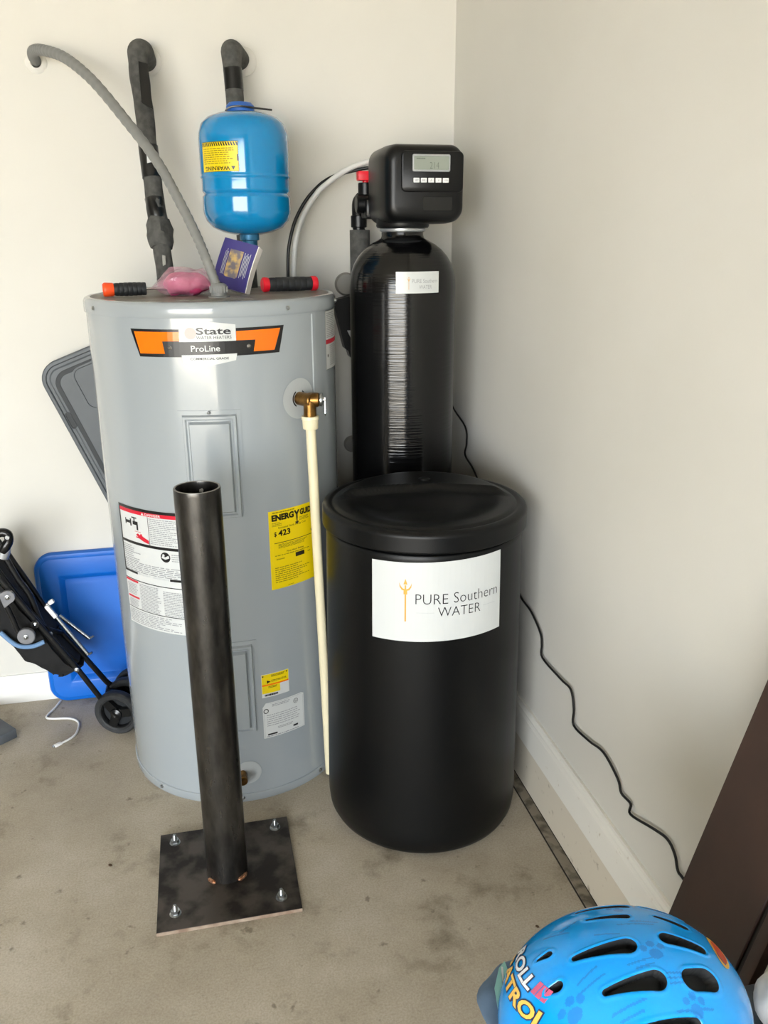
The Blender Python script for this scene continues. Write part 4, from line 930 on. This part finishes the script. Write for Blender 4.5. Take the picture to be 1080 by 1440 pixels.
for j in range(NE+1):
    e = R(90-(90-E0)*j/NE)
    if j == 0: vs.append(hpos(Vector((0, 0, 1)))); vi.append((0, 0)); continue
    for i in range(NA):
        a = 2*math.pi*i/NA; u = Vector((math.cos(e)*math.cos(a), math.cos(e)*math.sin(a), math.sin(e)))
        d = vent_d(u.x, u.y) if u.z > .3 else 1.0
        sc = 1.0
        if abs(d) < .0065:
            # snap onto the vent's edge so that its outline is clean
            for _ in range(2):
                g = Vector(((vent_d(u.x+.001, u.y)-vent_d(u.x-.001, u.y))/.002, (vent_d(u.x, u.y+.001)-vent_d(u.x, u.y-.001))/.002))
                k = vent_d(u.x, u.y)/max(g.length_squared, .2); u.x -= g.x*k; u.y -= g.y*k
            u.z = math.sqrt(max(0, 1-u.x*u.x-u.y*u.y)); d = 0.
        if d < -.003: sc = .89
        elif 0 < d < .035: sc = 1+.006*math.sin(math.pi*d/.035)
        if u.z < -.12: sc *= 1-.02*((-.12-u.z)/.15)
        vs.append(hpos(u, sc)); vi.append((u.x, u.y) if u.z > .15 else (9, 9))
idx = lambda j, i: 0 if j == 0 else 1+(j-1)*NA+(i % NA)
fs = []; ms = []
for j in range(NE):
    for i in range(NA):
        f = (0, idx(1, i), idx(1, i+1)) if j == 0 else (idx(j, i), idx(j+1, i), idx(j+1, i+1), idx(j, i+1))
        cx = sum(vi[k][0] for k in f)/len(f); cy = sum(vi[k][1] for k in f)/len(f)
        m = 0
        if abs(cx) < 2:
            if vent_d(cx, cy) < -.0012: m = 2
            elif print_d(cx, cy) < 0: m = 1
        fs.append(f); ms.append(m)
hmb = MB(); hmb.v = vs; hmb.f = [list(f) for f in fs]; hmb.m = ms
hmb.build('shell', [M_HELM, M_HELMD, M_VENT], hm, angle=70)
def hband(name, e0, e1, sc, m):
    b = MB(); rr = []
    for e in (e0, e1):
        rr.append([hpos(Vector((math.cos(R(e))*math.cos(2*math.pi*i/96), math.cos(R(e))*math.sin(2*math.pi*i/96), math.sin(R(e)))), sc) for i in range(96)])
    inn = [hpos(Vector((math.cos(R(e1))*math.cos(2*math.pi*i/96), math.cos(R(e1))*math.sin(2*math.pi*i/96), math.sin(R(e1)))), .86) for i in range(96)]
    b.rings([rr[0], rr[1], inn], cap0=False, cap1=True); return b.build(name, m, hm)
hband('rim_trim', -15.2, -21.5, .992, M_HPURP)
def hel_text(s, w0, w1, e_a, e_b, hgt, m, off, name, offset=.02, grow=0.):
    bm = text_bm(s, (0, 1, 0, 1), offset); mb = MB()
    for v in bm.verts:
        w = w0+(w1-w0)*v.co.x; e = e_a+(e_b-e_a)*v.co.x+hgt*(v.co.y-.5)
        u = Vector((-math.cos(R(e))*math.cos(R(w)), -math.cos(R(e))*math.sin(R(w)), math.sin(R(e))))
        v.co = hpos(u, 1+off)
    mb.frombm(bm); return mb.build(name, m, hm, smooth=False, recalc=False)
def hel_patch(w0, w1, e_a, e_b, hgt, m, off, name, n=16):
    vs = []
    for i in range(n+1):
        for y in (-.5, .5):
            t = i/n; w = w0+(w1-w0)*t; e = e_a+(e_b-e_a)*t+hgt*y
            vs.append(hpos(Vector((-math.cos(R(e))*math.cos(R(w)), -math.cos(R(e))*math.sin(R(w)), math.sin(R(e)))), 1+off))
    return MB().add(vs, [(2*i, 2*i+2, 2*i+3, 2*i+1) for i in range(n)]).build(name, m, hm, smooth=False, recalc=False)
hel_text('ROLL', -30, 11, 30.0, 37.5, 8.6, M_LETN, .006, 'letter_outline', .085)
hel_text('ROLL', -29, 10, 30.2, 37.4, 7.4, M_LETW, .0085, 'lettering', .035)
hel_text('PATROL', -31, 33, 19.8, 30.0, 9.4, M_LETN, .006, 'letter_outline', .085)
hel_text('PATROL', -30, 32, 20.0, 29.9, 8.0, M_LETY, .0085, 'lettering', .035)
for k in range(3):
    hel_patch(11.5+k*4.4, 15.3+k*4.4, 38.4+k*.6, 39.0+k*.6, 7.0, M_LETP, .006, 'pink_block')
# plain oval badge on the far end
ob = []
for i in range(28):
    a = 2*math.pi*i/28; e = 44+5*math.sin(a); w = 2+15*math.cos(a)
    ob.append((e, w))
for nm, sc_, m, off in (('badge', 1.0, M_LETY, .006), ('badge_centre', .72, mat('badge_red', 'c0492b', .35), .0085)):
    vs = []
    for e, w in ob:
        e = 44+(e-44)*sc_; w = 2+(w-2)*sc_
        vs.append(hpos(Vector((math.cos(R(e))*math.cos(R(w)), math.cos(R(e))*math.sin(R(w)), math.sin(R(e)))), 1+off))
    MB().add(vs, [tuple(range(28))]).build(nm, m, hm, smooth=False, recalc=False)
# things tucked under the helmet
pillow(-.446, -1.838, .5415, .062, .070, .034, .008, 16, 11, 48, 16).build('liner_pad', M_DBLUE, hm)
cdm = MB().prism([(-.466, -1.780), (-.476, -1.788), (-.490, -1.812), (-.498, -1.850), (-.470, -1.850)], Matrix.Translation((0, 0, .5780)), .0012).build('printed_tag', M_TEAL, hm, smooth=False)
MB().prism([(-.471, -1.788), (-.473, -1.787), (-.489, -1.850), (-.492, -1.850)], Matrix.Translation((0, 0, .5793)), .0004).build('tag_line', M_WHITE, cdm, smooth=False)
wb = pillow(-.163, -1.925, .5410, .058, .056, .075, .016, 16, 21, 48, 18).build('paper_bag', M_PAPERW)
settle(tag(wb, 'crumpled white paper bag beside the helmet, lower right corner', 'bag'))
# little dry bits on the floor
for (x, y, a, l, lb_) in ((-.157, -1.205, 40, .010, 'tiny brown dry leaf scrap on floor near the helmet'), (-1.052, -.815, 50, .012, 'tiny brown twig bit on floor left of the bollard plate')):
    o = MB().lathe([(0, 0), (l*.25, l*.2), (l*.3, l*.6), (0, l)], n=8, M=Matrix.Translation((x, y, l*.2)) @ Matrix.Rotation(R(a), 4, 'Z') @ Matrix.Rotation(R(90), 4, 'X') @ Matrix.Diagonal((1, .6, 1, 1))).build('leaf_scrap', mat('dry_leaf', '4a3520', .8))
    settle(tag(o, lb_, 'leaf'))
